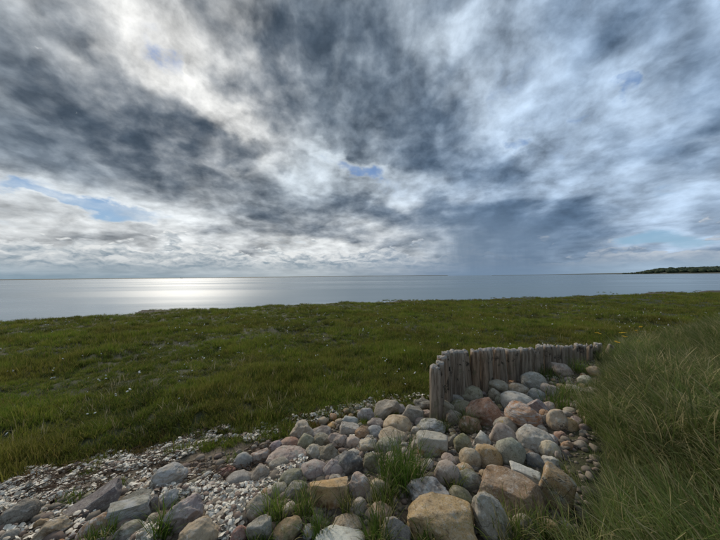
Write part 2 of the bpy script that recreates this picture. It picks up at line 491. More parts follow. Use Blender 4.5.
# ------------------------------------------------------------------ far shores
m_land, n, b = material('far_land')
setc(n, b, n.mix(n.noise(pos(n), 0.02, 3), (0.07, 0.075, 0.05), (0.12, 0.11, 0.08)))
m_wood, n, b = material('far_wood')
setc(n, b, n.mix(n.mr(n.noise(pos(n), 0.05, 3), 0.35, 0.65), (0.016, 0.028, 0.014), (0.036, 0.050, 0.022)))

def strip(name, a0, a1, dist, w_, prof, mat, label):
    """a low land seen edge-on: a rounded strip along azimuths a0..a1 at a distance"""
    A = np.radians(np.linspace(a0, a1, 90)); V, F = [], []
    for i, a in enumerate(A):
        hgt = prof(i / 89.0)
        for k, (dr, hz_) in enumerate(((-w_ * .5, -2.0), (-w_ * .42, 0.25 * hgt), (-w_ * .2, .8 * hgt), (0, hgt), (w_ * .3, .7 * hgt), (w_ * .5, -2.0))):
            V.append((math.sin(a) * (dist + dr), math.cos(a) * (dist + dr), WATER + hz_))
        if i:
            for k in range(5):
                q = (i - 1) * 6 + k
                F.append((q, q + 1, q + 7, q + 6))
    o = mesh_obj(name, V, F, mat)
    return tag(o, label, kind='structure')

HD = 1500.0
def headland_h(t):
    return 3 + 21 * sst(0.06, 0.22, t) * (0.75 + 0.5 * vn2(np.array(t * 9.0), np.array(0.5), 4)) + 8 * sst(.3, .6, t)
strip('headland', 43.5, 68.0, HD, 300, lambda t: float(headland_h(t)) * 0.5, m_land, 'low headland on the right horizon under dark trees')
strip('sand_spit', 26.0, 47.0, 1900, 60, lambda t: 1.5 + 5.0 * float(sst(.35, .9, t)), m_land, 'thin sand spit running out from the wooded headland')
strip('far_coast', -62.0, 18.0, 9000, 600, lambda t: 13 + 10 * float(vn2(np.array(t * 14.0), np.array(1.5), 9)), m_land, 'thin line of distant coast along the horizon')

def crown_mesh(seed):
    r = np.random.default_rng(seed); bm_v, bm_f = [], []
    import bmesh
    bm = bmesh.new(); bmesh.ops.create_icosphere(bm, subdivisions=2, radius=1.0)
    for v in bm.verts:
        v.co *= 0.75 + 0.5 * r.random()
    me_v = np.array([v.co[:] for v in bm.verts]); me_f = np.array([[v.index for v in f.verts] for f in bm.faces])
    bm.free(); return me_v, me_f
crowns = [crown_mesh(i) for i in range(4)]
V, F, base = [], [], 0
for i in range(2600):
    t = rng.random() ** 0.8; a = R(44.2 + 23.5 * t); dr = rng.uniform(-120, 90)
    cv, cf = crowns[i % 4]; s = rng.uniform(4.0, 7.5) * (.45 + .55 * float(sst(0, .18, t)))
    hh = float(headland_h((math.degrees(a) - 43.5) / 24.5)) * (0.45 + 0.5 * sst(-120, -20, dr))
    V.append(cv * np.array([s, s, s * rng.uniform(.8, 1.3)]) + np.array([math.sin(a) * (HD + dr), math.cos(a) * (HD + dr), WATER + hh * 0.62 + s * .2]))
    F.append(cf + base); base += len(cv)
wood = mesh_obj('far_wood', np.concatenate(V), np.concatenate(F), m_wood, smooth=False)
tag(wood, 'dark wood covering the far headland', 'wood', kind='stuff')

# ------------------------------------------------------------------ ship on the horizon
m_ship, n, b = material('ship_paint')
setc(n, b, (0.05, 0.055, 0.065))
def box(V, F, x0, x1, y0, y1, z0, z1, taper=0.0):
    k = len(V)
    V += [(x0 + taper, y0, z0), (x1 - taper, y0, z0), (x1 - taper, y1, z0), (x0 + taper, y1, z0), (x0, y0, z1), (x1, y0, z1), (x1, y1, z1), (x0, y1, z1)]
    F += [(k, k + 3, k + 2, k + 1), (k + 4, k + 5, k + 6, k + 7), (k, k + 1, k + 5, k + 4), (k + 1, k + 2, k + 6, k + 5), (k + 2, k + 3, k + 7, k + 6), (k + 3, k, k + 4, k + 7)]
v = ray(181.5, 276.0); sc_ = 4200.0 / math.hypot(v[0], v[1])
ship = bpy.data.objects.new('cargo_ship', None); COL.objects.link(ship)
ship.location = (v[0] * sc_, v[1] * sc_, WATER)
ship.rotation_euler = (0, 0, R(25))
tag(ship, 'tiny dark ship on the horizon under the bright clouds', 'ship')
for nm, bx in (('hull', [(-26, 26, -5, 5, -1.5, 6.5, 4)]), ('deckhouse', [(-22, -11, -4, 4, 6.4, 17, 0)]), ('mast', [(-17, -16.2, -.4, .4, 17, 25, 0)]), ('deck_cargo', [(-7, 17, -3.5, 3.5, 6.4, 10, 0)])):
    V, F = [], []
    for q in bx: box(V, F, *[u_ * .6 for u_ in q])
    mesh_obj(nm, V, F, m_ship, ship, smooth=False)

# ------------------------------------------------------------------ stone materials (colour comes from the object)
def stone_mat(name, kind):
    m, n, b = material(name)
    co = objco(n)
    oi = n.new('ShaderNodeObjectInfo')
    rnd = n.m('MULTIPLY', oi.outputs['Random'], 40.0)
    co = n.vm('ADD', co, n.comb(rnd, n.m('MULTIPLY', rnd, 0.7), n.m('MULTIPLY', rnd, -1.3)))
    base = oi.outputs['Color']
    big = n.noise(co, 7.0, 4, 0.6); mid = n.noise(co, 30.0, 5, 0.65); fine = n.noise(co, 150.0, 3, 0.7)
    c = n.mix(n.mr(big, 0.32, 0.68), base, n.mix(0.5, base, (0.30, 0.25, 0.19)))
    c = n.mix(n.mr(big, 0.62, 0.40, 0.0, 0.35), c, n.vm('MULTIPLY', c, (0.72, 0.70, 0.68)))
    hgt = n.m('ADD', n.m('MULTIPLY', mid, 0.7), n.m('MULTIPLY', fine, 0.25))
    if kind == 'granite':
        gv = n.noise(co, 120.0, 3, 0.75)
        gl = n.noise(co, 48.0, 4, 0.7)
        c = n.mix(n.mr(gl, 0.52, 0.66, 0.0, 0.40), c, n.mix(0.5, c, (0.46, 0.42, 0.36)))
        c = n.mix(n.mr(gv, 0.56, 0.66, 0.0, 0.50), c, (0.46, 0.42, 0.36))
        c = n.mix(n.mr(gv, 0.44, 0.32, 0.0, 0.70), c, (0.070, 0.062, 0.054))
    elif kind == 'mottled':
        c = n.mix(n.mr(mid, 0.50, 0.62, 0.0, 0.75), c, (0.44, 0.41, 0.36))
        c = n.mix(n.mr(n.noise(co, 22.0, 4, 0.7), 0.40, 0.28, 0.0, 0.8), c, (0.10, 0.095, 0.090))
    elif kind == 'banded':
        mp = n.new('ShaderNodeMapping'); n._in(mp.inputs[0], co); mp.inputs[3].default_value = (3.0, 3.0, 22.0); mp.inputs[2].default_value = (0.35, 0.3, 0)
        bd = n.noise(mp.outputs[0], 2.4, 5, 0.6, dist=0.7)
        c = n.mix(n.mr(bd, 0.40, 0.60, 0.0, 0.7), c, (0.43, 0.42, 0.40))
        c = n.mix(n.mr(bd, 0.40, 0.30, 0.0, 0.7), c, (0.11, 0.10, 0.095))
        hgt = n.m('ADD', hgt, n.m('MULTIPLY', bd, 1.2))
    elif kind == 'smooth':
        c = n.mix(n.mr(fine, 0.35, 0.7, 0.0, 0.35), c, n.vm('MULTIPLY', c, (1.25, 1.22, 1.2)))
        vein = n.m('ABSOLUTE', n.m('SUBTRACT', n.noise(co, 5.0, 4, 0.6, dist=1.2), 0.5))
        c = n.mix(n.mr(vein, 0.012, 0.0, 0.0, 0.5), c, (0.46, 0.44, 0.40))
    elif kind == 'rusty':
        z = n.sep(n.new('ShaderNodeTexCoord').outputs['Generated'])[2]
        st = n.m('ADD', n.m('MULTIPLY', n.m('SUBTRACT', big, 0.5), 1.1), z)
        c = n.mix(n.mr(st, 0.62, 0.38, 0.0, 0.9), c, n.mix(n.mr(mid, 0.35, 0.65), (0.22, 0.105, 0.040), (0.36, 0.21, 0.10)))
    elif kind == 'mossy':
        c = n.mix(n.mr(n.m('ADD', n.m('MULTIPLY', big, 0.6), n.m('MULTIPLY', mid, 0.4)), 0.44, 0.60, 0.0, 0.75), c, n.mix(n.mr(fine, 0.3, 0.7), (0.075, 0.085, 0.030), (0.16, 0.15, 0.055)))
    # lichen: pale crusts and a few yellow ones, more on some stones than others
    lich = n.noise(co, 14.0, 6, 0.7)
    amt = n.mr(oi.outputs['Random'], 0.2, 1.0, 0.66, 0.56)
    c = n.mix(n.m('MULTIPLY', n.mr(lich, amt, n.m('ADD', amt, 0.05)), 0.6), c, n.mix(n.mr(fine, 0.4, 0.6), (0.40, 0.39, 0.33), (0.26, 0.26, 0.20)))
    yl = n.noise(co, 11.0, 5, 0.65)
    c = n.mix(n.m('MULTIPLY', n.mr(yl, 0.70, 0.74), 0.7), c, (0.36, 0.25, 0.05))
    # weathering: blotches darker and lighter than the stone, rain-washed streaks
    bl = n.noise(co, 19.0, 6, 0.68)
    c = n.mix(n.mr(bl, 0.47, 0.32, 0.0, 0.75), c, n.vm('MULTIPLY', c, (0.42, 0.37, 0.32)))
    c = n.mix(n.mr(bl, 0.52, 0.66, 0.0, 0.70), c, n.mix(0.5, n.vm('MULTIPLY', c, (1.3, 1.3, 1.3)), (0.50, 0.47, 0.42)))
    # hairline cracks on about half the stones
    cw = n.vm('ADD', co, n.vm('SCALE', n.vm('SUBTRACT', n.noise(co, 9.0, 3, 0.6, color=True), (0.5, 0.5, 0.5)), scale=0.16))
    ck = n.voro(cw, 4.2, 'DISTANCE_TO_EDGE')
    ckm = n.m('MULTIPLY', n.mr(ck, 0.010, 0.003), n.mr(oi.outputs['Random'], 0.84, 0.90))
    c = n.mix(n.m('MULTIPLY', ckm, 0.75), c, (0.045, 0.038, 0.030))
    hgt = n.m('SUBTRACT', hgt, n.m('MULTIPLY', ckm, 0.5))
    # pits and grime
    c = n.mix(n.mr(n.noise(co, 55.0, 4, 0.75), 0.42, 0.28, 0.0, 0.7), c, (0.050, 0.045, 0.038))
    setc(n, b, c)
    b.inputs['Roughness'].default_value = 0.78 if kind == 'smooth' else 0.9
    bump(n, b, hgt, 0.5 if kind == 'smooth' else 0.9, 0.016)
    return m
MATS = {k[0]: stone_mat('stone_' + k, k) for k in ('granite', 'smooth', 'mottled', 'banded', 'rusty')}
MATS['x'] = stone_mat('stone_mossy', 'mossy')
HUE = dict(grey=(.27, .26, .245), pale=(.40, .38, .345), white=(.52, .52, .50), tan=(.36, .285, .20), taupe=(.30, .262, .225), ochre=(.37, .25, .125),
           brown=(.27, .18, .11), rust=(.35, .19, .095), pink=(.37, .29, .26), plum=(.23, .185, .185), mauve=(.31, .245, .26), olive=(.25, .23, .165),
           green=(.23, .235, .195), slate=(.085, .10, .115), blue=(.25, .275, .295), dark=(.145, .14, .132), cream=(.46, .41, .325), red=(.33, .18, .14))

import bmesh
def ico(sub):
    bm = bmesh.new(); bmesh.ops.create_icosphere(bm, subdivisions=sub, radius=1.0)
    V = np.array([v.co[:] for v in bm.verts]); F = np.array([[v.index for v in f.verts] for f in bm.faces]); bm.free()
    return V, F
ICO = {k: ico(k) for k in (1, 2, 3, 4, 5)}

def stone_verts(seed, shape, sub):
    r = np.random.default_rng(seed)
    V, F = ICO[sub]; V = V.copy()
    K = {'r': 9, 'b': 10, 'a': 13, 'f': 8}[shape]; lo, hi = {'r': (.72, .95), 'b': (.66, .80), 'a': (.58, .86), 'f': (.74, .95)}[shape]
    soft = {'r': .75, 'b': .93, 'a': .95, 'f': .8}[shape]
    planes = [(lambda q: q / np.linalg.norm(q))(r.normal(size=3)) for _ in range(K)]
    if shape == 'b':
        planes = [np.array(q, float) + r.normal(size=3) * .12 for q in ((0, 0, 1), (1, 0, 0), (-1, 0, 0), (0, -1, 0), (0, 1, 0), (0, 0, -1))] + [q for q in planes[:2]]
        planes = [q / np.linalg.norm(q) for q in planes]
    if shape in 'bf': V = np.sign(V) * np.abs(V) ** 0.8; V /= np.max(np.abs(V))
    for q in planes:
        d = r.uniform(lo, hi); e = V @ q - d
        V -= np.outer(np.where(e > 0, e * soft, 0), q)
    nrm = V / np.linalg.norm(V, axis=1, keepdims=True)
    amp = {'r': .14, 'b': .11, 'a': .17, 'f': .14}[shape]
    V += nrm * ((fbm3(nrm * 1.5 + seed * 3.1, 3, seed) - .5) * amp * 2.2)[:, None]
    V += nrm * ((fbm3(nrm * 5.5 + seed * 1.7, 3, seed + 9) - .5) * amp * .75)[:, None]
    if sub > 2: V += nrm * ((fbm3(nrm * 17 + seed * .7, 2, seed + 19) - .5) * amp * .22)[:, None]
    c = (V.max(0) + V.min(0)) / 2
    V = (V - c) / ((V.max(0) - V.min(0)) / 2)
    return V, F

# centre x, centre y, width, height (photo pixels), tilt, hue, shape, surface, label
STONES = [
 (441,524,68,46,0,'ochre','b','g','largest blocky ochre boulder at the bottom edge, speckled with brown'),
 (512,498,71,45,-4,'brown','b','g','broad brown speckled boulder with a flat sloping top, beside the ochre tilted one'),
 (492,523,38,46,20,'grey','r','s','smooth grey upright boulder between the ochre block and the brown boulder'),
 (555,494,35,53,-12,'ochre','b','g','tall orange-ochre boulder tilted against the tall grass'),
 (551,463,18,12,5,'white','a','m','small white jagged stone on top of the tilted ochre boulder'),
 (524,474,31,18,-8,'white','b','m','white and charcoal flat-faced stone behind the broad brown boulder'),
 (535,461,20,15,-20,'slate','r','s','dark blue-black smooth stone beneath the pale oval stone'),
 (510,454,31,28,0,'green','r','g','round grey-green speckled boulder in the middle of the bank'),
 (549,450,24,18,10,'cream','r','m','cream oval stone with dark speckles beside the tall grass'),
 (535,442,39,25,-8,'pale','r','m','large pale boulder turning brown at its right end'),
 (498,474,24,14,5,'pink','b','g','pinkish beige low stone behind the broad brown boulder'),
 (488,459,28,24,-15,'ochre','r','g','ochre rounded stone left of the round grey-green boulder'),
 (503,438,28,25,0,'taupe','r','s','smooth round taupe boulder above the round grey-green boulder'),
 (481,441,20,18,20,'white','a','m','white mottled angular stone left of the round taupe boulder'),
 (470,460,22,21,-10,'tan','r','g','pale tan lichen-spotted stone left of the ochre rounded one'),
 (463,446,18,20,10,'olive','r','x','greenish tan mossy stone beside the white mottled angular stone'),
 (453,443,13,17,0,'dark','a','g','narrow dark grey stone right of the rust-bottomed boulder'),
 (432,447,31,28,0,'pale','b','r','grey-topped boulder with a rust-coloured lower half below the end post'),
 (448,475,27,24,35,'taupe','r','s','taupe leaning stone right of the large grass clump'),
 (469,482,24,20,-10,'dark','r','x','dark grey-green mossy stone beside the leaning taupe stone'),
 (461,498,25,17,-12,'olive','f','x','pale green flattened stone behind the largest ochre boulder'),
 (427,493,43,27,12,'grey','a','b','rugged grey ridged boulder behind the largest ochre boulder'),
 (396,531,30,28,15,'grey','a','g','grey angular stone in the grass left of the largest ochre boulder'),
 (380,513,24,17,8,'brown','r','g','brownish stone half hidden in the grass below the large clump'),
 (379,491,20,20,20,'tan','r','r','tan rust-flecked stone at the left foot of the large grass clump'),
 (524,528,27,22,10,'olive','r','x','olive mossy stone in front of the broad brown boulder'),
 (551,532,21,18,0,'ochre','r','x','small ochre mossy stone in the bottom grass below the tilted boulder'),
 (566,529,16,15,0,'grey','a','g','small grey stone at the foot of the tall grass, bottom edge'),
 (558,423,23,24,0,'tan','r','s','smooth tan round boulder right of the rusty striped boulder'),
 (523,419,38,28,-12,'rust','r','b','rusty brown striped round boulder in the upper bank'),
 (518,403,36,20,-6,'white','r','g','pale white-grey speckled boulder above the rusty striped one'),
 (505,427,24,18,5,'taupe','r','s','dull taupe stone at the left of the rusty striped boulder'),
 (538,409,19,18,-40,'plum','b','s','plum-grey tilted stone right of the pale speckled boulder'),
 (549,408,14,12,-20,'pink','r','g','small pinkish stone beside the plum-grey tilted one'),
 (538,396,21,12,-12,'blue','r','g','bluish white stone below the lichen-topped boulder'),
 (551,391,22,13,-15,'taupe','f','s','taupe low stone right of the bluish white stone'),
 (533,382,26,20,-10,'grey','r','m','grey mottled boulder leaning on the palisade, yellow lichen on top'),
 (561,371,26,15,-18,'pink','r','g','pinkish tan rounded boulder at the right of the palisade'),
 (519,390,22,12,-8,'olive','r','s','olive grey stone at the palisade foot left of the lichen-topped boulder'),
 (498,388,24,15,0,'olive','r','s','olive rounded boulder against the palisade foot'),
 (484,388,13,13,0,'tan','r','s','small olive-tan round stone at the palisade foot'),
 (494,396,12,14,0,'olive','r','g','small olive-brown stone in front of the olive rounded boulder'),
 (486,414,40,31,-5,'rust','r','g','big rust-orange grainy boulder in front of the palisade'),
 (502,402,14,14,0,'green','r','x','small mossy green stone between the rust-orange boulder and the pale speckled one'),
 (561,437,14,10,0,'red','r','g','small pink-red stone under the grass fringe'),
 (570,426,17,14,-10,'ochre','r','g','ochre-tan stone half under the overhanging grass'),
 (575,391,20,11,-14,'pale','f','g','pale grey flat stone amid grass, right of the taupe low stone'),
 (591,395,25,15,0,'pale','r','g','pale grey boulder under the edge of the tall grass'),
 (586,381,18,10,0,'pale','r','m','pale stone higher up under the grass edge, near the pinkish tan boulder'),
 (595,372,19,11,-10,'tan','r','r','tan brown stone near the palisade far end'),
 (581,408,11,12,20,'white','a','s','small white upright stone under the grass fringe'),
 (586,414,19,10,-10,'tan','f','g','tan flat stone below the small white upright stone'),
 (593,421,21,10,-6,'tan','f','s','long tan stone veiled by the overhanging grass'),
 (542,430,11,8,0,'taupe','r','g','small grey-brown stone tucked under the rusty striped boulder'),
 (544,421,10,11,0,'dark','r','g','small dark stone wedged between the striped and smooth tan boulders'),
 (558,457,9,10,0,'plum','r','g','small dark plum stone beside the cream oval stone'),
 (446,411,18,20,10,'olive','r','s','pale olive stone right of the end post'),
 (454,419,16,17,0,'taupe','r','g','grey-tan stone in front of the pale olive stone by the end post'),
 (462,408,26,15,-6,'olive','r','x','olive mossy boulder left of the rust-orange one'),
 (470,394,25,16,0,'olive','r','s','smooth olive-tan boulder resting against the palisade near its bend'),
 (457,400,16,11,-8,'grey','f','g','flat grey stone at the foot of the palisade bend'),
 (470,427,22,20,0,'brown','r','x','dark brown mossy stone below the rust-orange boulder'),
 (430,428,30,18,8,'green','f','b','dark green-grey slab-like boulder below the end post'),
 (421,423,13,10,0,'pink','r','g','small pinkish grey stone left of the dark slab by the end post'),
 (426,415,12,9,0,'pink','r','g','small pink-tan stone just left of the end post foot'),
 (413,416,24,24,20,'grey','a','g','grey grainy angular boulder left of the end post'),
 (423,405,19,13,0,'dark','a','g','dark grey stone behind the angular boulder, left of the end post'),
 (398,425,29,18,-5,'tan','r','s','smooth pale tan oval boulder left of the dark slab'),
 (386,411,28,21,25,'taupe','a','g','grey-tan angular boulder on the crest of the bank'),
 (401,410,12,10,0,'grey','r','g','small grey stone between the two angular boulders on the crest'),
 (376,424,17,10,0,'plum','r','g','grey-plum stone below the crest boulder'),
 (375,433,19,13,0,'blue','r','s','bluish grey stone left of the yellowish tan boulder'),
 (393,437,28,17,0,'tan','r','g','yellowish tan boulder above the large grass clump'),
 (388,447,23,16,0,'green','r','x','grey-green mossy stone sunk in the top of the large grass clump'),
 (415,431,9,8,0,'cream','r','m','tiny cream stone between the pale tan oval and the dark slab'),
 (366,416,17,18,30,'grey','a','m','grey stone with a dark face at the left end of the crest'),
 (350,422,17,13,-20,'blue','a','s','blue-grey angular stone left of the crest'),
 (350,431,21,15,-12,'pale','b','m','light grey mottled blocky stone below the blue-grey angular one'),
 (303,431,23,19,-20,'taupe','a','s','dark taupe triangular stone at the bank edge by the grass'),
 (322,433,21,13,0,'plum','r','g','brownish pink stone right of the triangular stone'),
 (306,444,17,18,0,'olive','r','s','olive-taupe round stone under the triangular stone'),
 (321,441,18,14,0,'olive','r','g','olive-taupe stone under the brownish pink stone'),
 (338,443,20,17,-10,'pink','a','g','grey-pink angular stone left of the small tan-pink one'),
 (353,443,15,12,0,'pink','r','s','small tan-pink rounded stone above the slate-blue boulder'),
 (362,434,14,13,0,'brown','r','g','brown stone right of the mottled blocky stone'),
 (287,457,40,20,-3,'pink','r','g','wide pinkish grey boulder at the left edge of the stone heap'),
 (279,466,20,14,0,'taupe','r','g','grey-tan stone in front of the wide pinkish grey boulder'),
 (276,447,13,10,0,'mauve','r','s','small mauve-grey stone behind the wide pinkish boulder'),
 (290,444,19,12,-8,'red','r','g','reddish grey stone behind the wide pinkish boulder'),
 (315,453,19,17,-10,'cream','a','m','cream-grey stone left of the faceted olive-grey one'),
 (328,454,21,20,0,'olive','a','g','faceted olive-grey boulder above the pair of pinkish boulders'),
 (348,465,28,24,25,'slate','a','s','slate-blue dark angular boulder left of the large grass clump'),
 (368,447,18,15,0,'cream','a','m','rough cream crusted stone above the slate-blue boulder'),
 (371,465,15,19,0,'green','r','x','pale green-grey stone between the slate boulder and the large clump'),
 (314,471,28,19,-8,'mauve','r','s','left of two touching smooth pinkish boulders, the paler'),
 (334,470,23,18,-15,'mauve','r','s','right of two touching smooth pinkish boulders, the plum one'),
 (329,495,38,34,0,'ochre','b','r','ochre flat-topped block standing in the grass'),
 (361,486,26,24,-20,'pink','a','m','grey-pink stone with yellow lichen right of the flat-topped block'),
 (347,525,30,18,0,'tan','r','g','tan low stone in the grass above the white boulder'),
 (339,542,50,26,0,'white','f','s','white flat-topped boulder cut by the bottom edge'),
 (288,532,31,21,25,'brown','r','x','brown mossy stone in the grass at the bottom, left of the white boulder'),
 (297,490,22,18,15,'grey','a','x','grey mossy stone left of the flat-topped block'),
 (291,479,24,16,15,'green','r','x','green-grey mossy stone above the grass, left of the pinkish pair'),
 (259,509,28,23,25,'taupe','r','g','grey-tan rounded boulder with white crust in the shell litter'),
 (261,530,28,27,30,'grey','a','g','grey leaning stone at the bottom below the crusted boulder'),
 (200,536,43,27,0,'tan','r','s','smooth tan dome-shaped boulder at the bottom edge'),
 (184,518,43,35,20,'mauve','a','s','mauve-pink angular boulder behind the smooth tan dome'),
 (169,479,38,25,12,'pale','r','b','pale grey boulder streaked white among the shells'),
 (243,462,19,16,5,'blue','r','s','blue-grey rounded stone at the edge of the shell strip'),
 (239,480,27,15,0,'grey','r','g','grey low stone below the blue-grey rounded one'),
 (260,475,20,17,0,'taupe','r','g','tan-grey stone between the low grey stone and the wide pinkish boulder'),
 (260,458,20,16,0,'pink','a','m','pinkish crusted stone right of the blue-grey rounded one'),
 (168,501,24,16,15,'blue','a','s','blue-grey stone wedged under the streaked pale boulder'),
 (239,536,17,15,0,'red','r','g','small brown-red stone at the bottom edge among shells'),
 (155,505,11,14,0,'dark','r','g','small dark stone left of the wedged blue-grey one'),
 (228,471,19,12,-10,'red','a','r','reddish crusted stone left of the tan-grey stone'),
 (130,512,47,28,-6,'grey','b','b','grey layered boulder with a flat face and a yellow lichen spot'),
 (93,506,64,26,22,'dark','b','g','long dark grey boulder slanting up to the right'),
 (50,531,48,25,10,'tan','a','m','tan-grey angular boulder at the bottom left'),
 (17,519,52,29,0,'dark','r','g','dark grey mossy boulder at the left edge'),
 (8,538,24,12,0,'grey','r','g','grey stone in the bottom left corner'),
 (134,499,37,12,5,'dark','f','g','flat dark stone behind the layered grey boulder'),
 (93,529,36,19,20,'brown','f','m','flat tan-brown stone below the long dark boulder'),
 (128,533,30,17,0,'grey','r','x','grey mossy stone below the layered grey boulder'),
 (149,536,16,14,0,'white','a','m','small whitish stone left of the mauve-pink boulder, bottom edge'),
]
ROCKP = []
for i, (cx, cy, pw, ph, tilt, hue, shape, surf, label) in enumerate(STONES):
    P = at(cx, cy)
    for _ in range(3):
        D_ = np.linalg.norm(P - np.array([0, 0, EYE])); depth = (P - np.array([0, 0, EYE])) @ (-CR[:, 2])
        a_ = pw * depth / FPX / 2 * depth / math.hypot(P[0], P[1] ); hv = ph * depth / FPX / 2
        th = math.asin((EYE - P[2]) / D_)
        b_ = a_ * (0.80 if shape != 'f' else 0.75)
        c2 = (hv * hv - (b_ * math.sin(th)) ** 2) / math.cos(th) ** 2
        c_ = math.sqrt(max(c2, (0.45 * min(a_, hv)) ** 2))
        if c2 < (0.45 * min(a_, hv)) ** 2:
            b_ = max(0.4 * a_, math.sqrt(max(hv * hv - (c_ * math.cos(th)) ** 2, 0)) / max(math.sin(th), .2))
        k_ = {'b': .80, 'a': .90, 'f': .92, 'r': 1.0}[shape]; b_ *= k_; c_ *= k_     # boxy outlines reach past an ellipse
        P = at(cx, cy, c_ * 0.45)
    V, F = stone_verts(100 + i, shape, 5 if pw > 36 else 4)
    V = V * np.array([a_, b_, c_]) * 1.06
    t_ = R(tilt); Ry = np.array([[math.cos(t_), 0, -math.sin(t_)], [0, 1, 0], [math.sin(t_), 0, math.cos(t_)]])
    V = V @ Ry.T
    nm = 'boulder' if pw >= 22 else 'stone'
    o = mesh_obj(nm, V, F, MATS[surf])
    o.location = P
    o.rotation_euler = (0, 0, -math.atan2(P[0], P[1]))
    j = rng.normal(0, .012, 3)
    cvar = np.clip(np.array(HUE[hue]) * rng.uniform(.98, 1.28) * np.array([1.0, .94, .83]) + j * .5, .03, .62)
    o.color = (*cvar, 1)
    tag(o, label, nm, 'stones of the bank')
    ROCKP.append((P[0], P[1], max(a_, b_)))
ROCKP = np.array(ROCKP)

def in_poly(px, py, poly):
    px = np.asarray(px); py = np.asarray(py); r = np.zeros(px.shape, bool)
    for (x0, y0), (x1, y1) in zip(poly, poly[1:] + poly[:1]):
        cnd = (y0 > py) != (y1 > py)
        r ^= cnd & (px < (x1 - x0) * (py - y0) / ((y1 - y0) if y1 != y0 else 1e-9) + x0)
    return r

def scatter_in(poly, n_, lift=0.0, pad=0):
    """n random ground points whose pixels fall in the polygon (uniform over the ground)"""
    res = []; q = np.array(poly, float)
    c = np.array([at(*v_)[:2] for v_ in poly]); lo, hi = c.min(0) - .2, c.max(0) + .2
    tot = 0
    while tot < n_:
        xy = rng.uniform(lo, hi, (n_ * 3, 2))
        z = height(xy[:, 0], xy[:, 1])
        P_ = np.column_stack([xy, z]); px, py, dp = project(P_)
        k = in_poly(px, py, poly) & (dp > .3)
        res.append(P_[k]); tot += int(k.sum())
        if not k.any(): break
    return np.concatenate(res)[:n_]

# ------------------------------------------------------------------ cobbles wedged in the gaps
import re
FLOOR = [(60, 497), (150, 478), (232, 458), (300, 424), (372, 405), (432, 408), (470, 388), (590, 366), (596, 420), (572, 470), (576, 548), (0, 548), (0, 512)]
SHORT = [re.match(r'^(?:left of two |right of two )?(.*?\b(?:boulder|boulders|stone|block|one)\b)', q[8]).group(1) for q in STONES]
ALLP = [tuple(q) for q in ROCKP]
seen, made = set(q[8] for q in STONES), 0
NAMEC = {'grey': 'grey', 'tan': 'tan', 'taupe': 'taupe', 'pink': 'pinkish', 'olive': 'olive', 'brown': 'brown', 'pale': 'pale', 'dark': 'dark grey', 'plum': 'plum', 'ochre': 'ochre', 'cream': 'cream', 'rust': 'rusty'}
for P in scatter_in(FLOOR, 2600):
    if made >= 165: break
    rad = rng.uniform(.035, .075) * (1.0 if P[0] > -1 else .8)
    dd = np.array([math.hypot(P[0] - q[0], P[1] - q[1]) - q[2] * .92 for q in ALLP])
    if dd.min() < rad * .75: continue
    dm = np.array([math.hypot(P[0] - q[0], P[1] - q[1]) - q[2] for q in ROCKP])
    i0, i1 = np.argsort(dm)[:2]
    hue = list(NAMEC)[int(rng.integers(len(NAMEC)))]
    lab = f'small {NAMEC[hue]} cobble between the {SHORT[i0]} and the {SHORT[i1]}'
    if lab in seen or len(lab.split()) > 16 or SHORT[i0] == SHORT[i1]: continue
    seen.add(lab)
    V, F = stone_verts(2000 + made, 'rraf'[made % 4], 3)
    V = V * np.array([rad, rad * rng.uniform(.7, .95), rad * rng.uniform(.55, .8)])
    o = mesh_obj('cobble', V, F, MATS['gsmgbsgx'[int(rng.integers(8))]])
    o.location = (P[0], P[1], P[2] + rad * .25); o.rotation_euler = (rng.normal(0, .15), rng.normal(0, .15), rng.uniform(0, 6.28))
    cvar = np.clip(np.array(HUE[hue]) * rng.uniform(.95, 1.25) * np.array([1.0, .94, .83]), .03, .62)
    o.color = (*cvar, 1)
    tag(o, lab, 'cobble', 'cobbles wedged between the boulders')
    ALLP.append((P[0], P[1], rad)); made += 1

# ------------------------------------------------------------------ small gravel between the stones
m_grav, n, b = material('gravel')
gc = n.new('ShaderNodeAttribute'); gc.attribute_name = 'tone'
g0 = gc.outputs['Fac']
c = n.mix(g0, (0.085, 0.070, 0.052), (0.26, 0.21, 0.155))
c = n.mix(n.mr(n.m('FRACT', n.m('MULTIPLY', g0, 13.0)), 0.6, 0.9, 0, .5), c, (0.26, 0.17, 0.13))
c = n.mix(n.mr(n.noise(pos(n), 120, 3, .7), .35, .65, .35, 0), c, (0.08, 0.07, 0.06))
setc(n, b, c)
HEAP = [(0, 505), (60, 488), (150, 470), (240, 450), (300, 425), (370, 405), (430, 398), (470, 385), (600, 360), (605, 420), (585, 560), (560, 640), (-60, 640), (-120, 540)]
G = scatter_in(HEAP, 6400)
V, F, T, base = [], [], [], 0
gv = [stone_verts(900 + k, 'r' if k % 2 else 'a', 1) for k in range(8)]
gv2 = [stone_verts(950 + k, 'r' if k % 2 else 'a', 2) for k in range(8)]
for i, P in enumerate(G):
    s = rng.uniform(.008, .024) if i > 900 else rng.uniform(.025, .050)
    v_, f_ = (gv if i > 900 else gv2)[i % 8]
    a = rng.uniform(0, 6.28); ca, sa = math.cos(a), math.sin(a)
    q = v_ * np.array([s, s * rng.uniform(.6, 1), s * rng.uniform(.45, .8)])
    q = q @ np.array([[ca, sa, 0], [-sa, ca, 0], [0, 0, 1]])
    V.append(q + P + np.array([0, 0, s * .3])); F.append(f_ + base); base += len(v_)
    T.append(np.full(len(v_), rng.random()))
grav = mesh_obj('gravel', np.concatenate(V), np.concatenate(F), m_grav)
fattr(grav.data, 'tone', np.concatenate(T))
tag(grav, 'loose gravel and pebbles filling the gaps between boulders', 'gravel', kind='stuff')

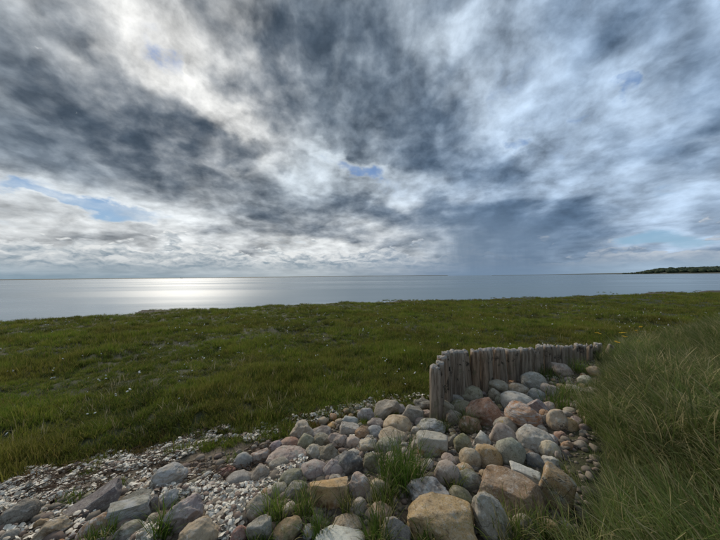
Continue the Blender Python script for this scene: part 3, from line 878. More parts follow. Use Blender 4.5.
# ------------------------------------------------------------------ palisade
m_wood2, n, b = material('weathered_timber')
co = objco(n); oi = n.new('ShaderNodeObjectInfo')
co = n.vm('ADD', co, n.comb(n.m('MULTIPLY', oi.outputs['Random'], 30.0), 0.0, n.m('MULTIPLY', oi.outputs['Random'], 17.0)))
mp = n.new('ShaderNodeMapping'); n._in(mp.inputs[0], co); mp.inputs[3].default_value = (34, 34, 2.2)
gr = n.noise(mp.outputs[0], 1.0, 6, 0.65, dist=0.4)
mp3 = n.new('ShaderNodeMapping'); n._in(mp3.inputs[0], co); mp3.inputs[3].default_value = (110, 110, 4)
gr2 = n.noise(mp3.outputs[0], 1.0, 3, 0.6)
c = n.mix(n.mr(gr, .3, .7), (0.13, 0.095, 0.064), (0.35, 0.285, 0.215))
c = n.mix(n.mr(oi.outputs['Random'], .55, 1.0, 0, .55), c, n.vm('MULTIPLY', c, (1.05, .82, .64)))
c = n.mix(n.mr(gr2, .46, .30, 0, .75), c, (0.035, 0.028, 0.022))
rot = n.noise(co, 6.0, 5, .7)
zg = n.sep(n.new('ShaderNodeTexCoord').outputs['Generated'])[2]
c = n.mix(n.mr(n.m('ADD', rot, n.m('MULTIPLY', zg, .12)), .66, .74, 0, .85), c, (0.018, 0.015, 0.012))
c = n.mix(n.mr(n.m('ADD', zg, n.m('MULTIPLY', gr, .03)), .975, .995, 0, .7), c, (0.36, 0.33, 0.29))
c = n.mix(n.mr(n.m('SUBTRACT', n.noise(co, 9, 4, .6), n.m('MULTIPLY', zg, .12)), .50, .62, 0, .5), c, (0.10, 0.11, 0.06))
setc(n, b, c); b.inputs['Roughness'].default_value = .92
bump(n, b, n.m('ADD', gr, n.m('MULTIPLY', gr2, .6)), .9, .012)

def post_mesh(seed, rad, top, foot=-.35, rotten=0.0):
    r = np.random.default_rng(seed); S, Rg = 22, 16; V = []; 
    sq = r.uniform(.82, 1.0); ph = r.uniform(0, 6.28)
    cracks = [(r.uniform(0, 6.28), r.uniform(.05, .16), r.uniform(.10, .18)) for _ in range(4)]
    bend = r.normal(0, .012, 2)
    for k in range(Rg + 1):
        t = k / Rg
        for j in range(S):
            a = 2 * math.pi * j / S
            rr = rad * (1.06 - .12 * t) * (1 + .05 * math.sin(2 * a + ph) + .035 * math.sin(5 * a + ph * 2 + t * 1.5))
            for ca, dp, wd in cracks:
                da = (a - ca + .25 * math.sin(t * 4 + ca) + math.pi) % (2 * math.pi) - math.pi
                rr *= 1 - dp * (.4 + .6 * t) * math.exp(-(da / wd) ** 2)
            rr *= 1 + .05 * (float(vn2(np.array(a * 3.0), np.array(t * 4.0 + seed), seed)) - .5)
            z = foot + (top - foot) * t
            if k == Rg:
                rr *= .90
                z += (float(vn2(np.array(a * 1.6), np.array(seed * 1.3), seed)) - .5) * (.05 + rotten)
            if k == Rg - 1: z -= .012
            V.append((rr * math.cos(a) + bend[0] * math.sin(t * 3), rr * sq * math.sin(a) + bend[1] * math.sin(t * 3), z))
    F = [(k * S + j, k * S + (j + 1) % S, (k + 1) * S + (j + 1) % S, (k + 1) * S + j) for k in range(Rg) for j in range(S)]
    n0 = len(V); tz = np.mean([v_[2] for v_ in V[-S:]])
    for j in range(S):
        v_ = V[n0 - S + j]; V.append((v_[0] * .5, v_[1] * .5, v_[2] * .6 + tz * .4 + r.normal(0, .006)))
    V.append((0, 0, tz - .01))
    F += [(n0 - S + j, n0 - S + (j + 1) % S, n0 + (j + 1) % S, n0 + j) for j in range(S)] + [(n0 + j, n0 + (j + 1) % S, n0 + S) for j in range(S)]
    return V, F

palisade = bpy.data.objects.new('timber_palisade', None); COL.objects.link(palisade)
palisade.location = (.97, 3.62, 0)
tag(palisade, 'weathered grey timber palisade of upright stakes holding back the stones', 'palisade')
PX = [(0.975, 3.60), (1.075, 3.745), (1.17, 3.885), (1.265, 4.02)]
A_, B_ = np.array([1.375, 4.125]), np.array([4.66, 5.33])
for k in range(25): PX.append(tuple(A_ + (B_ - A_) * k / 24.0))
PALI = np.array(PX)
for k, (x, y) in enumerate(PX):
    if k < 4: top = (.745, .765, .80, .83)[k]
    else: top = .80 - .22 * (k - 4) / 24.0
    top += rng.normal(0, .012); rad = rng.uniform(.074, .084) if k < 16 else rng.uniform(.066, .080)
    rotn = 0.0
    if k in (15, 16, 20, 21, 23, 26, 27): top -= rng.uniform(.005, .035); rotn = .06
    V, F = post_mesh(300 + k, rad, top, rotten=rotn)
    o = mesh_obj('post', V, F, m_wood2, palisade)
    o.location = (x - .97 + rng.normal(0, .005), y - 3.62 + rng.normal(0, .012), 0)
    o.rotation_euler = (rng.normal(0, .02), rng.normal(0, .016), rng.uniform(0, 6.28))
# broken stumps at the far end
for k, (x, y, tp) in enumerate(((4.80, 5.36, .52), (4.95, 5.42, .45), (5.10, 5.44, .40))):
    V, F = post_mesh(350 + k, .062, tp, rotten=.12)
    o = mesh_obj('broken_post', V, F, m_wood2, palisade); o.location = (x - .97, y - 3.62, 0); o.rotation_euler = (0, R(14 + 10 * k), R(40 * k))
# flat near-black lump on a stake near the bend: rotted hole's shade, painted
m_hole_shade, n, b = material('rotten_wood'); setc(n, b, n.mix(n.noise(objco(n), 60, 3), (0.006, 0.005, 0.004), (0.03, 0.022, 0.016)))
V, F = stone_verts(77, 'a', 4)
o = mesh_obj('rot_hole_shade', V * np.array([.040, .014, .072]), F, m_hole_shade, palisade)
u_ = np.array([1.29, 4.05]) / math.hypot(1.29, 4.05); q_ = np.array([1.275, 4.03]) - u_ * .070
vv = ray(447.5, 371); o.location = (q_[0] - .97, q_[1] - 3.62, EYE + vv[2] / math.hypot(vv[0], vv[1]) * math.hypot(*q_))
o.rotation_euler = (0, R(8), -math.atan2(u_[0], u_[1]))

# ------------------------------------------------------------------ blades of grass
def grass_mat(name, lo, hi, straw, patch, patch_amt=.5, scale=.7, transl=.25, rust=0.0):
    m = bpy.data.materials.new(name); m.use_nodes = True; t = m.node_tree; t.nodes.clear(); n = N(t)
    o = n.new('ShaderNodeOutputMaterial')
    tt = attr(n, 'along'); dry = attr(n, 'dry')
    oi = n.new('ShaderNodeObjectInfo').outputs['Random']
    p = pos(n)
    c = n.mix(oi, lo, hi)
    pn = n.noise(p, scale, 4, .6)
    c = n.mix(n.mr(pn, .44, .66, 0, patch_amt), c, patch)
    pn2 = n.noise(p, scale * 3.3, 3, .6)
    c = n.vm('SCALE', c, scale=n.mr(n.noise(p, scale * .7, 5, .65), .33, .67, .62, 1.3))
    c = n.mix(n.mr(pn2, .42, .64, 0, .55), c, n.vm('MULTIPLY', c, (1.35, 1.28, 1.1)))
    c = n.mix(n.mr(tt, .0, .45, .75, 0), c, n.vm('MULTIPLY', n.mix(.4, c, straw), (.6, .55, .5)))      # brown sheaths at the base
    c = n.mix(n.m('MULTIPLY', dry, .9), c, straw)
    c = n.mix(n.mr(tt, .75, 1.0, 0, .25), c, straw)
    d = n.new('ShaderNodeBsdfPrincipled'); d.inputs['Roughness'].default_value = .75; d.inputs['Specular IOR Level'].default_value = .10
    n._in(d.inputs['Base Color'], c)
    tr = n.new('ShaderNodeBsdfTranslucent'); n._in(tr.inputs[0], c)
    mx = n.new('ShaderNodeMixShader'); mx.inputs[0].default_value = transl
    t.links.new(d.outputs[0], mx.inputs[1]); t.links.new(tr.outputs[0], mx.inputs[2]); t.links.new(mx.outputs[0], o.inputs[0])
    return m

def blades(r, nb, h, rad, width, lean=(0.0, .5), dirb=None, spread=3.14, curl=1.0, segs=4, dry=.1, heads=0.0):
    """ribbons with a bend; returns verts, quads, along, dry"""
    V, F, A, Dr = [], [], [], []
    for _ in range(nb):
        hh = r.uniform(*h); wd = r.uniform(*width); a0 = r.uniform(0, 6.28); q = rad * math.sqrt(r.random())
        bx, by = q * math.cos(a0), q * math.sin(a0)
        dr = r.uniform(0, 6.28) if dirb is None else dirb + r.uniform(-spread, spread)
        ln = r.uniform(*lean); cu = curl * r.uniform(.4, 1.3)
        fx, fy = -math.sin(dr + r.uniform(-1, 1)), math.cos(dr + r.uniform(-1, 1))
        k0 = len(V); isdry = 1.0 if r.random() < dry else r.random() * .25
        head = heads and r.random() < heads
        x, y, z = bx, by, -.02; ang_ = ln
        step = hh / segs
        for s in range(segs + 1):
            t = s / segs
            ww = wd * (1 - t ** 2.2) * .5 + .0006
            if head:
                ww = wd * .22
                if t > .7: ww = wd * (.45 if t < .95 else .2)
                isdry = .85
            V.append((x - fx * ww, y - fy * ww, z)); V.append((x + fx * ww, y + fy * ww, z)); A += [t, t]; Dr += [isdry, isdry]
            ang2 = ang_ + cu * t * t
            x += math.cos(dr) * math.sin(ang2) * step; y += math.sin(dr) * math.sin(ang2) * step; z += math.cos(ang2) * step
            if s: F.append((k0 + 2 * s - 2, k0 + 2 * s - 1, k0 + 2 * s + 1, k0 + 2 * s))
    return np.array(V), np.array(F), A, Dr

def clump_obj(name, data, mat, link=False):
    V, F, A, Dr = data
    o = mesh_obj(name, V, F, mat, smooth=True, link=link)
    fattr(o.data, 'along', A); fattr(o.data, 'dry', Dr)
    return o

def field(name, P, rotz, scl, tilt, sources, label, cat):
    """one object of uncountable growth: clump copies on points through geometry nodes"""
    col = bpy.data.collections.new(name + '_clumps')
    for s in sources: col.objects.link(s)
    me = bpy.data.meshes.new(name)
    me.vertices.add(len(P)); me.vertices.foreach_set('co', np.asarray(P, np.float32).ravel()); me.update()
    a = me.attributes.new('rot', 'FLOAT_VECTOR', 'POINT'); a.data.foreach_set('vector', np.column_stack([tilt, rotz]).astype(np.float32).ravel())
    a = me.attributes.new('scl', 'FLOAT_VECTOR', 'POINT'); a.data.foreach_set('vector', np.asarray(scl, np.float32).ravel())
    a = me.attributes.new('pick', 'INT', 'POINT'); a.data.foreach_set('value', rng.integers(0, len(sources), len(P)).astype(np.int32))
    o = bpy.data.objects.new(name, me); COL.objects.link(o)
    g = bpy.data.node_groups.new(name + '_growth', 'GeometryNodeTree')
    g.interface.new_socket('Geometry', in_out='INPUT', socket_type='NodeSocketGeometry')
    g.interface.new_socket('Geometry', in_out='OUTPUT', socket_type='NodeSocketGeometry')
    gi = g.nodes.new('NodeGroupInput'); go = g.nodes.new('NodeGroupOutput')
    ip = g.nodes.new('GeometryNodeInstanceOnPoints'); ci = g.nodes.new('GeometryNodeCollectionInfo')
    ci.inputs['Collection'].default_value = col; ci.inputs['Separate Children'].default_value = True; ci.inputs['Reset Children'].default_value = True
    def na(nm, tp):
        k = g.nodes.new('GeometryNodeInputNamedAttribute'); k.data_type = tp; k.inputs[0].default_value = nm
        return k.outputs[0]
    er = g.nodes.new('FunctionNodeEulerToRotation')
    L = g.links.new
    L(gi.outputs[0], ip.inputs['Points']); L(ci.outputs[0], ip.inputs['Instance']); ip.inputs['Pick Instance'].default_value = True
    L(na('pick', 'INT'), ip.inputs['Instance Index']); L(na('rot', 'FLOAT_VECTOR'), er.inputs[0]); L(er.outputs[0], ip.inputs['Rotation'])
    L(na('scl', 'FLOAT_VECTOR'), ip.inputs['Scale']); L(ip.outputs[0], go.inputs[0])
    md = o.modifiers.new('growth', 'NODES'); md.node_group = g
    tag(o, label, cat, kind='stuff')
    return o

def bank_d(x, y): return (x - .93 * y + .30) / 1.37

# the marsh sward
m_marsh = grass_mat('marsh_grass', (0.056, 0.118, 0.010), (0.132, 0.178, 0.018), (0.30, 0.24, 0.08), (0.145, 0.120, 0.026), .55, .6, .42)
rs = np.random.default_rng(11)
src = [clump_obj('clump', blades(rs, 34, (.05, .15), .06, (.003, .006), (.05, .6), curl=.7, segs=3, dry=.10), m_marsh) for _ in range(7)]
def ring(r0, r1, dens, a0=-64, a1=64):
    n_ = int(dens * (r1 * r1 - r0 * r0) * R(a1 - a0) / 2)
    r_ = np.sqrt(rng.uniform(r0 * r0, r1 * r1, n_)); a_ = np.radians(rng.uniform(a0, a1, n_))
    return r_ * np.sin(a_), r_ * np.cos(a_)
X, Y, SC = [], [], []
for r0, r1, dens, s in ((2.2, 5.5, 330, 1.0), (5.5, 9, 170, 1.1), (9, 15, 75, 1.3), (15, 24, 36, 1.5), (24, 48, 14, 1.7)):
    x, y = ring(r0, r1, dens, -78, 72); X.append(x); Y.append(y); SC.append(np.full(len(x), s))
X, Y, SC = map(np.concatenate, (X, Y, SC))
Dm = toe_dist(X, Y); Sm = shore_dist(X, Y); Z = height(X, Y)
edge = (fbm2(X * 2.2, Y * 2.2, 3, 41) - .5) * .95
pool = fbm2(X * 0.45 + 4, Y * 0.9 + 9, 3, 77)
keep = (Dm + edge < -.26) & (Z > WATER + .03) & ((bank_d(X, Y) < .2) | (Dm < -.3))
keep |= (Dm > -.3) & (Dm < .05) & (fbm2(X * 2.5 + 5, Y * 2.5, 3, 43) > .60) & (X < .7)
# turf at the photographer's feet, below the frame
fx_, fy_ = rng.uniform(-6, 1.5, 3600), rng.uniform(-3, 1.6, 3600)
_, fpy, fdp = project(np.column_stack([fx_, fy_, height(fx_, fy_) + .15]))
kf = ((fpy > 552) | (fdp < .2)) & (toe_dist(fx_, fy_) > .9)
X, Y = np.concatenate([X, fx_[kf]]), np.concatenate([Y, fy_[kf]]); SC = np.concatenate([SC, np.full(kf.sum(), 1.1)]); Z = height(X, Y)
Dm = toe_dist(X, Y); Sm = shore_dist(X, Y); keep = np.concatenate([keep, np.ones(kf.sum(), bool)])
thin = sst(.50, .62, fbm2(X * .55 + 2, Y * .8 + 6, 4, 57))
keep &= rng.random(len(X)) > thin * .30
keep &= ~((Sm < .5) & (rng.random(len(X)) < .55))
X, Y, Z, SC, Dm = X[keep], Y[keep], Z[keep], SC[keep], Dm[keep]
hn = fbm2(X * .8, Y * .8, 4, 51)
hs = SC * (.30 + 1.35 * hn) * (1 - .35 * sst(.50, .62, fbm2(X * .55 + 2, Y * .8 + 6, 4, 57))) * (1 + .12 * np.exp(-((Dm + .75) / .35) ** 2)) * (.6 + .4 * sst(0, 4, shore_dist(X, Y))) * rng.uniform(.75, 1.25, len(X))
mg = field('marsh_grass', np.column_stack([X, Y, Z]), rng.uniform(0, 6.28, len(X)), np.column_stack([SC * 1.05, SC * 1.05, hs]), rng.normal(0, .10, (len(X), 2)), src,
           'low green salt marsh sward between the stones and the sea', 'marsh grass')

# darker, coarser rush clumps scattered through the sward
m_rush = grass_mat('rush', (0.030, 0.062, 0.010), (0.062, 0.090, 0.016), (0.20, 0.15, 0.06), (0.070, 0.065, 0.020), .5, 1.0, .3)
src5 = [clump_obj('rush_clump', blades(rs, 60, (.06, .20), .10, (.004, .008), (.1, .9), curl=.5, segs=3, dry=.06), m_rush) for _ in range(5)]
X, Y = ring(3, 7, 16); X2, Y2 = ring(7, 24, 7); X, Y = np.concatenate([X, X2]), np.concatenate([Y, Y2])
k = (toe_dist(X, Y) < -.35) & (shore_dist(X, Y) > .4) & (fbm2(X * .9 + 8, Y * 1.2, 4, 95) > .56)
X, Y = X[k], Y[k]; sc_ = rng.uniform(.6, 1.3, len(X))
field('rushes', np.column_stack([X, Y, height(X, Y)]), rng.uniform(0, 6.28, len(X)), np.column_stack([sc_ * 1.3, sc_ * 1.3, sc_ * .85]), rng.normal(0, .15, (len(X), 2)), src5,
      'darker coarse rushes in patches through the marsh sward', 'rushes')

# last year's straw standing in the sward
m_straw = grass_mat('straw', (0.20, 0.17, 0.08), (0.30, 0.26, 0.14), (0.40, 0.34, 0.20), (0.16, 0.12, 0.05), .5, .8, .3)
src4 = [clump_obj('straw_stalks', blades(rs, 7, (.12, .26), .05, (.003, .006), (.05, .8), curl=.5, segs=4, dry=.6), m_straw) for _ in range(4)]
X, Y = ring(3, 7, 9); X2, Y2 = ring(7, 22, 5); X, Y = np.concatenate([X, X2]), np.concatenate([Y, Y2])
k = (toe_dist(X, Y) < -.5) & (shore_dist(X, Y) > .6) & (fbm2(X * .6, Y * .6, 3, 91) + rng.normal(0, .08, len(X)) > .50)
X, Y = X[k], Y[k]; sc_ = rng.uniform(.6, 1.2, len(X))
field('marsh_straw', np.column_stack([X, Y, height(X, Y)]), rng.uniform(0, 6.28, len(X)), np.column_stack([sc_, sc_, sc_]), rng.normal(0, .15, (len(X), 2)), src4,
      'pale dead straw stalks standing through the marsh sward', 'straw')

# rusty glasswort along the edge of the sward
m_rust = grass_mat('glasswort', (0.17, 0.090, 0.028), (0.13, 0.115, 0.028), (0.26, 0.16, 0.065), (0.08, 0.11, 0.022), .6, 1.6, .15)
src2 = [clump_obj('sprig', blades(rs, 40, (.03, .08), .055, (.005, .008), (.1, .9), curl=.4, segs=3, dry=.05), m_rust) for _ in range(4)]
X, Y = ring(2.2, 6.5, 150, -64, 20)
Dm = toe_dist(X, Y); edge = (fbm2(X * 2.6, Y * 2.6, 3, 47) - .5) * .6
k = (np.abs(Dm + .30 + edge * .6) < .20) & (fbm2(X * 1.7, Y * 1.7, 3, 48) > .46) & (X < .9)
X, Y = X[k], Y[k]
sc_ = rng.uniform(.7, 1.4, len(X))
field('glasswort', np.column_stack([X, Y, height(X, Y)]), rng.uniform(0, 6.28, len(X)), np.column_stack([sc_, sc_, sc_]), rng.normal(0, .12, (len(X), 2)), src2,
      'rust-brown glasswort along the muddy edge of the sward', 'glasswort')

# the tall grass of the bank on the right
m_tall = grass_mat('tall_grass', (0.060, 0.120, 0.024), (0.130, 0.185, 0.042), (0.44, 0.36, 0.19), (0.140, 0.165, 0.046), .5, .9, .4)
src3 = [clump_obj('tussock', blades(rs, 34, (.26, .62), .07, (.0040, .0085), (.03, .5), 0.0, 1.9, 1.2, 6, .11, .07), m_tall) for _ in range(8)]
X, Y = [], []
for r0, r1, dens in ((.9, 3.2, 260), (3.2, 6, 190), (6, 11, 75), (11, 17, 26)):
    x, y = ring(r0, r1, dens, 28, 78); X.append(x); Y.append(y)
X, Y = np.concatenate(X), np.concatenate(Y)
Dm = toe_dist(X, Y); db = bank_d(X, Y) + (fbm2(X * 1.6, Y * 1.6, 3, 61) - .5) * .65 + .03 * sst(3.6, 2.0, Y)
k = (db > .02) & (Dm > -.25)
k |= (db > -.14) & (Dm > .1) & (rng.random(len(X)) < .16)
X, Y, db = X[k], Y[k], db[k]
hn = fbm2(X * 1.1, Y * 1.1, 3, 63)
sc_ = (.42 + .85 * hn) * rng.uniform(.8, 1.2, len(X)) * (0.55 + .45 * sst(-.1, .6, db))
rz = math.pi + .35 + rng.normal(0, .75, len(X)) + (hn - .5) * 2.5
field('tall_grass', np.column_stack([X, Y, height(X, Y)]), rz, np.column_stack([sc_ * 1.05, sc_ * 1.05, sc_]), rng.normal(0, .08, (len(X), 2)), src3,
      'long wind-combed grey-green grass covering the bank on the right', 'tall grass')

# single tufts among the stones: pixel of the foot, height and width in pixels, share of dry blades, label
m_tuft = grass_mat('tuft_grass', (0.052, 0.120, 0.010), (0.095, 0.155, 0.016), (0.30, 0.25, 0.115), (0.11, 0.125, 0.04), .4, 2.0, .4)
TUFTS = [
 (401,484,46,52,.04,240,'largest bright green grass clump, right of the slate-blue boulder'),
 (384,508,34,26,.30,70,'straw-flecked grass tuft left of the largest ochre boulder'),
 (470,432,26,22,.08,80,'green tuft under the rust-orange boulder'),
 (443,432,22,14,.06,40,'thin green tuft right of the dark slab below the end post'),
 (556,408,26,30,.10,90,'green tuft right of the small pinkish stone'),
 (570,398,26,26,.10,80,'green tuft left of the pale grey boulder at the tall grass edge'),
 (548,378,15,24,.06,70,'dark green tuft between the lichen-topped and pinkish tan boulders'),
 (578,372,18,20,.06,70,'dark green tuft at the far end of the palisade'),
 (349,515,30,20,.28,50,'tall grass tuft right of the flat-topped ochre block'),
 (304,514,32,24,.25,60,'grass tuft left of the flat-topped ochre block'),
 (318,538,30,30,.25,70,'foreground grass tuft at the white boulder'),
 (276,520,34,26,.15,80,'grass tuft beside the crusted boulder in the shell litter'),
 (378,546,40,34,.20,110,'foreground tuft left of the grey angular stone at the bottom'),
 (508,546,46,40,.35,120,'yellowish tuft in front of the broad brown boulder, bottom edge'),
 (540,540,38,34,.30,100,'tuft at the foot of the tilted ochre boulder'),
 (427,548,34,30,.45,70,'straw tuft in front of the largest ochre boulder'),
 (162,538,36,22,.08,70,'green tuft left of the mauve-pink boulder'),
 (97,545,22,38,.06,80,'blue-green tuft below the long dark boulder'),
 (118,488,12,14,.05,50,'small bright green tuft behind the layered grey boulder'),
 (24,522,18,26,.10,60,'low green tuft on the dark boulder at the left edge'),
 (70,503,14,30,.10,60,'small green tuft behind the long dark boulder'),
 (455,490,26,16,.15,40,'thin tuft between the leaning taupe stone and the flattened green stone'),
 (236,462,12,26,.10,60,'low green tuft behind the blue-grey rounded stone'),
 (262,548,26,26,.20,70,'grass tuft in front of the grey leaning stone at the bottom'),
]
for i, (cx, cy, hpx, wpx, dryf, nb, label) in enumerate(TUFTS):
    P = at(cx, cy); dep = (P - np.array([0, 0, EYE])) @ (-CR[:, 2])
    hh = hpx * dep / FPX * 1.05; wr = wpx * dep / FPX / 2
    r_ = np.random.default_rng(500 + i)
    o = clump_obj('grass_tuft', blades(r_, int(nb * 2.2), (hh * .4, hh * 1.08), wr * .8, (.0028, .0054), (.0, .6), None, 3.14, 1.0, 6, dryf, .04), m_tuft, link=True)
    o.location = P
    tag(o, label, 'grass tuft', 'grass tufts among the stones')

# ------------------------------------------------------------------ shell litter
m_shell, n, b = material('shell')
g0 = attr(n, 'tone')
c = n.mix(n.mr(g0, 0, .75, kind='LINEAR'), (0.76, 0.71, 0.60), (0.52, 0.44, 0.33))
c = n.mix(n.mr(g0, .70, .80), c, (0.17, 0.11, 0.08))
c = n.mix(n.mr(n.noise(pos(n), 90, 4, .7), .42, .66, 0, .5), c, (0.22, 0.18, 0.13))
setc(n, b, c); b.inputs['Roughness'].default_value = .6
STRIP = [(-30, 484), (0, 474), (60, 464), (110, 452), (150, 449), (205, 429), (262, 425), (300, 416), (340, 406), (374, 400), (378, 409), (335, 418), (300, 427), (265, 440), (210, 447), (165, 465), (110, 478), (50, 494), (0, 505), (-30, 510)]
HEAP2 = [(195, 474), (225, 486), (245, 486), (275, 462), (308, 464), (290, 478), (270, 500), (252, 502), (240, 530), (225, 545), (208, 520), (206, 500), (160, 494), (178, 488)]
SMALL = [[(350, 438), (372, 436), (376, 455), (356, 456)], [(100, 520), (160, 524), (160, 545), (100, 545)], [(110, 470), (160, 462), (200, 470), (160, 500), (120, 496)], [(376, 392), (430, 396), (426, 404), (380, 406)], [(0, 484), (60, 474), (60, 500), (0, 520)], [(20, 480), (105, 468), (125, 484), (90, 498), (50, 506)], [(0, 505), (60, 500), (110, 520), (90, 545), (0, 545)]]
SP = [scatter_in(STRIP, 7200), scatter_in(HEAP2, 4200)] + [scatter_in(q, k_) for q, k_ in zip(SMALL, (460, 360, 1100, 200, 700, 700, 420))]
SP = np.concatenate(SP)
k = fbm2(SP[:, 0] * 4, SP[:, 1] * 4, 3, 71) > .33
SP = SP[k]
u = np.linspace(-1, 1, 4); UX, UY = np.meshgrid(u, u); qi = np.arange(16).reshape(4, 4)
qf = np.stack([qi[:-1, :-1], qi[:-1, 1:], qi[1:, 1:], qi[1:, :-1]], -1).reshape(-1, 4)
V, F, T, base = [], [], [], 0
for P in SP:
    s = rng.uniform(.007, .026); e = rng.uniform(.5, .95)
    dx_ = UX * np.sqrt(1 - .45 * UY ** 2); dy_ = UY * np.sqrt(1 - .45 * UX ** 2)
    z = rng.uniform(.25, .6) * (1 - (UX ** 2 + UY ** 2) * .6) + rng.normal(0, .07, UX.shape)
    q = np.column_stack([dx_.ravel() * s, dy_.ravel() * s * e, z.ravel() * s])
    M = np.array(Matrix.Rotation(rng.uniform(0, 6.28), 3, 'Z') @ Matrix.Rotation(rng.normal(0, .7) + (math.pi if rng.random() < .4 else 0), 3, 'X'))
    q = q @ M.T
    hp = fbm2(np.array([P[0] * 6]), np.array([P[1] * 6]), 2, 73)[0]
    V.append(q + P + np.array([0, 0, .006 + max(0, hp - .4) * .16 * rng.random()])); F.append(qf + base); base += 16
    T.append(np.full(16, rng.random()))
shells = mesh_obj('shell_litter', np.concatenate(V), np.concatenate(F), m_shell)
fattr(shells.data, 'tone', np.concatenate(T))
tag(shells, 'bleached shells and shell fragments washed up in a pale strip', 'shells', kind='stuff')

# ------------------------------------------------------------------ dry seaweed wrack
m_wrack, n, b = material('dry_seaweed')
setc(n, b, n.mix(n.noise(pos(n), 40, 3, .6), (0.045, 0.028, 0.018), (0.15, 0.095, 0.055)))
V, F, base = [], [], 0
WR = [([(20, 478), (60, 472), (105, 470), (120, 488), (90, 500), (40, 508), (10, 500)], 200), ([(130, 455), (170, 462), (230, 470), (235, 482), (195, 492), (170, 500), (140, 470)], 160), (STRIP, 200), ([(240, 450), (275, 445), (250, 470), (230, 470)], 90)]
for poly, cnt in WR:
    for P in scatter_in(poly, cnt):
        L_ = rng.uniform(.05, .22); a = rng.normal(.35, .8); wd = rng.uniform(.0015, .0045); q = np.array(P) + [0, 0, rng.uniform(.0, .05)]
        zz_ = rng.uniform(-.25, .45)
        for s in range(6):
            d = np.array([math.cos(a), math.sin(a), zz_]); nrm_ = np.array([-math.sin(a), math.cos(a), 0]) * wd
            V += [q - nrm_, q + nrm_, q + [0, 0, wd * 1.6]]
            q = q + d * L_ / 5; a += rng.normal(0, .35); zz_ -= .14
            if s:
                k0 = base + 3 * s - 3
                F += [(k0, k0 + 1, k0 + 4, k0 + 3), (k0 + 1, k0 + 2, k0 + 5, k0 + 4), (k0 + 2, k0, k0 + 3, k0 + 5)]
        base += 18
wr = mesh_obj('dry_seaweed', np.array(V), np.array(F), m_wrack)
tag(wr, 'tangled brown dry seaweed lying on the shell strip', 'seaweed', kind='stuff')

# ------------------------------------------------------------------ flowers
m_white, n, b = material('white_petal'); setc(n, b, (0.62, 0.61, 0.55))
m_yel, n, b = material('yellow_petal'); setc(n, b, n.mix(n.noise(pos(n), 60, 2), (0.62, 0.36, 0.02), (0.75, 0.52, 0.05)))
m_stem, n, b = material('stem'); setc(n, b, (0.07, 0.10, 0.03))
x, y = ring(4.5, 20, 2.2); k = (toe_dist(x, y) < -.6) & (shore_dist(x, y) > 1.0) & (fbm2(x * .5, y * .5, 3, 81) > .47)
x, y = x[k], y[k]; z = height(x, y)
V, F, base = [], [], 0
for i in range(len(x)):
    hz_ = z[i] + rng.uniform(.10, .20); s = rng.uniform(.009, .020)
    for _ in range(rng.integers(1, 3)):
        c0 = np.array([x[i], y[i], hz_]) + rng.normal(0, .02, 3); ax = rng.normal(0, .5, 2)
        ring_ = [c0 + s * np.array([math.cos(a), math.sin(a), ax[0] * math.cos(a) + ax[1] * math.sin(a)]) for a in np.arange(6) * math.pi / 3]
        V += ring_ + [c0 + [0, 0, s * .6], c0 + [0, 0, -s * .7]]
        F += [(base + j, base + (j + 1) % 6, base + 6) for j in range(6)] + [(base + (j + 1) % 6, base + j, base + 7) for j in range(6)]
        base += 8
fl = mesh_obj('white_flowers', np.array(V), np.array(F), m_white)
tag(fl, 'scattered small white flower heads over the marsh', 'flowers', kind='stuff')

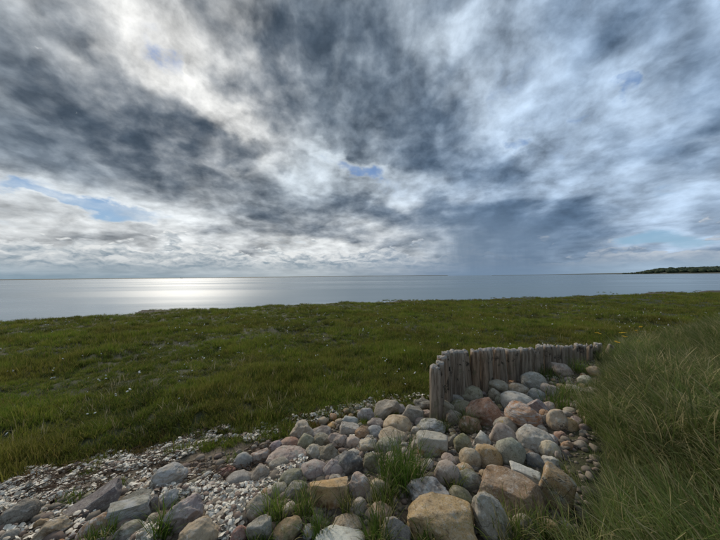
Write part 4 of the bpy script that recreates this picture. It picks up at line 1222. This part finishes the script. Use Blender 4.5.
def tube(V, F, pts, rad, S=6):
    k0 = len(V)
    for i, q in enumerate(pts):
        for j in range(S):
            a = 2 * math.pi * j / S; V.append((q[0] + rad * math.cos(a), q[1] + rad * math.sin(a), q[2]))
        if i:
            for j in range(S):
                F.append((k0 + (i - 1) * S + j, k0 + (i - 1) * S + (j + 1) % S, k0 + i * S + (j + 1) % S, k0 + i * S + j))
YELLOW = ((599, 333, .9, 'leftmost yellow flower, apart from the patch beyond the palisade'), (622, 333, 1.25, 'largest yellow flower in the middle of the patch'),
          (625, 337, 1.0, 'yellow flower just below the largest one'), (640, 327, 1.2, 'highest yellow flower of the patch'),
          (636, 331, .8, 'small yellow flower just below the highest one'), (638, 341, 1.1, 'yellow flower low on the right of the patch'),
          (618, 343, .8, 'lowest yellow flower, nearest the end of the palisade'), (648, 340, .8, 'rightmost small yellow flower of the patch'))
for i, (cx, cy, s, label) in enumerate(YELLOW):
    hgt = .30
    P = at(cx, cy, hgt); z0 = float(height(P[0], P[1])); P = np.array([P[0], P[1], z0])
    e = bpy.data.objects.new('yellow_flower', None); COL.objects.link(e); e.location = P
    tag(e, label, 'flower', 'yellow flowers beyond the palisade')
    V, F = [], []; tube(V, F, [(0, 0, -.03), (.008, 0, .1), (0, .006, .2), (.01, 0, hgt)], .004); mesh_obj('stem', V, F, m_stem, e)
    V, F = [], []
    for h_ in range(3):
        cxh, cyh, czh = rng.normal(0, .022 * s), rng.normal(0, .022 * s), hgt + rng.normal(0, .012)
        for pt in range(11):
            a = pt * 2 * math.pi / 11; rr = .036 * s; ca, sa = math.cos(a), math.sin(a); k0 = len(V)
            V += [(cxh + ca * .006 - sa * .004, cyh + sa * .006 + ca * .004, czh), (cxh + ca * .006 + sa * .004, cyh + sa * .006 - ca * .004, czh),
                  (cxh + ca * rr * .7 + sa * .009, cyh + sa * rr * .7 - ca * .009, czh + .010), (cxh + ca * rr, cyh + sa * rr, czh + .004), (cxh + ca * rr * .7 - sa * .009, cyh + sa * rr * .7 + ca * .009, czh + .010)]
            F.append((k0, k0 + 1, k0 + 2, k0 + 3, k0 + 4))
        v_, f_ = ICO[1]; k0 = len(V); V += [tuple(q) for q in v_ * np.array([.012, .012, .008]) * s + np.array([cxh, cyh, czh + .004])]; F += [tuple(int(a) + k0 for a in q) for q in f_]
    mesh_obj('bloom', V, F, m_yel, e)
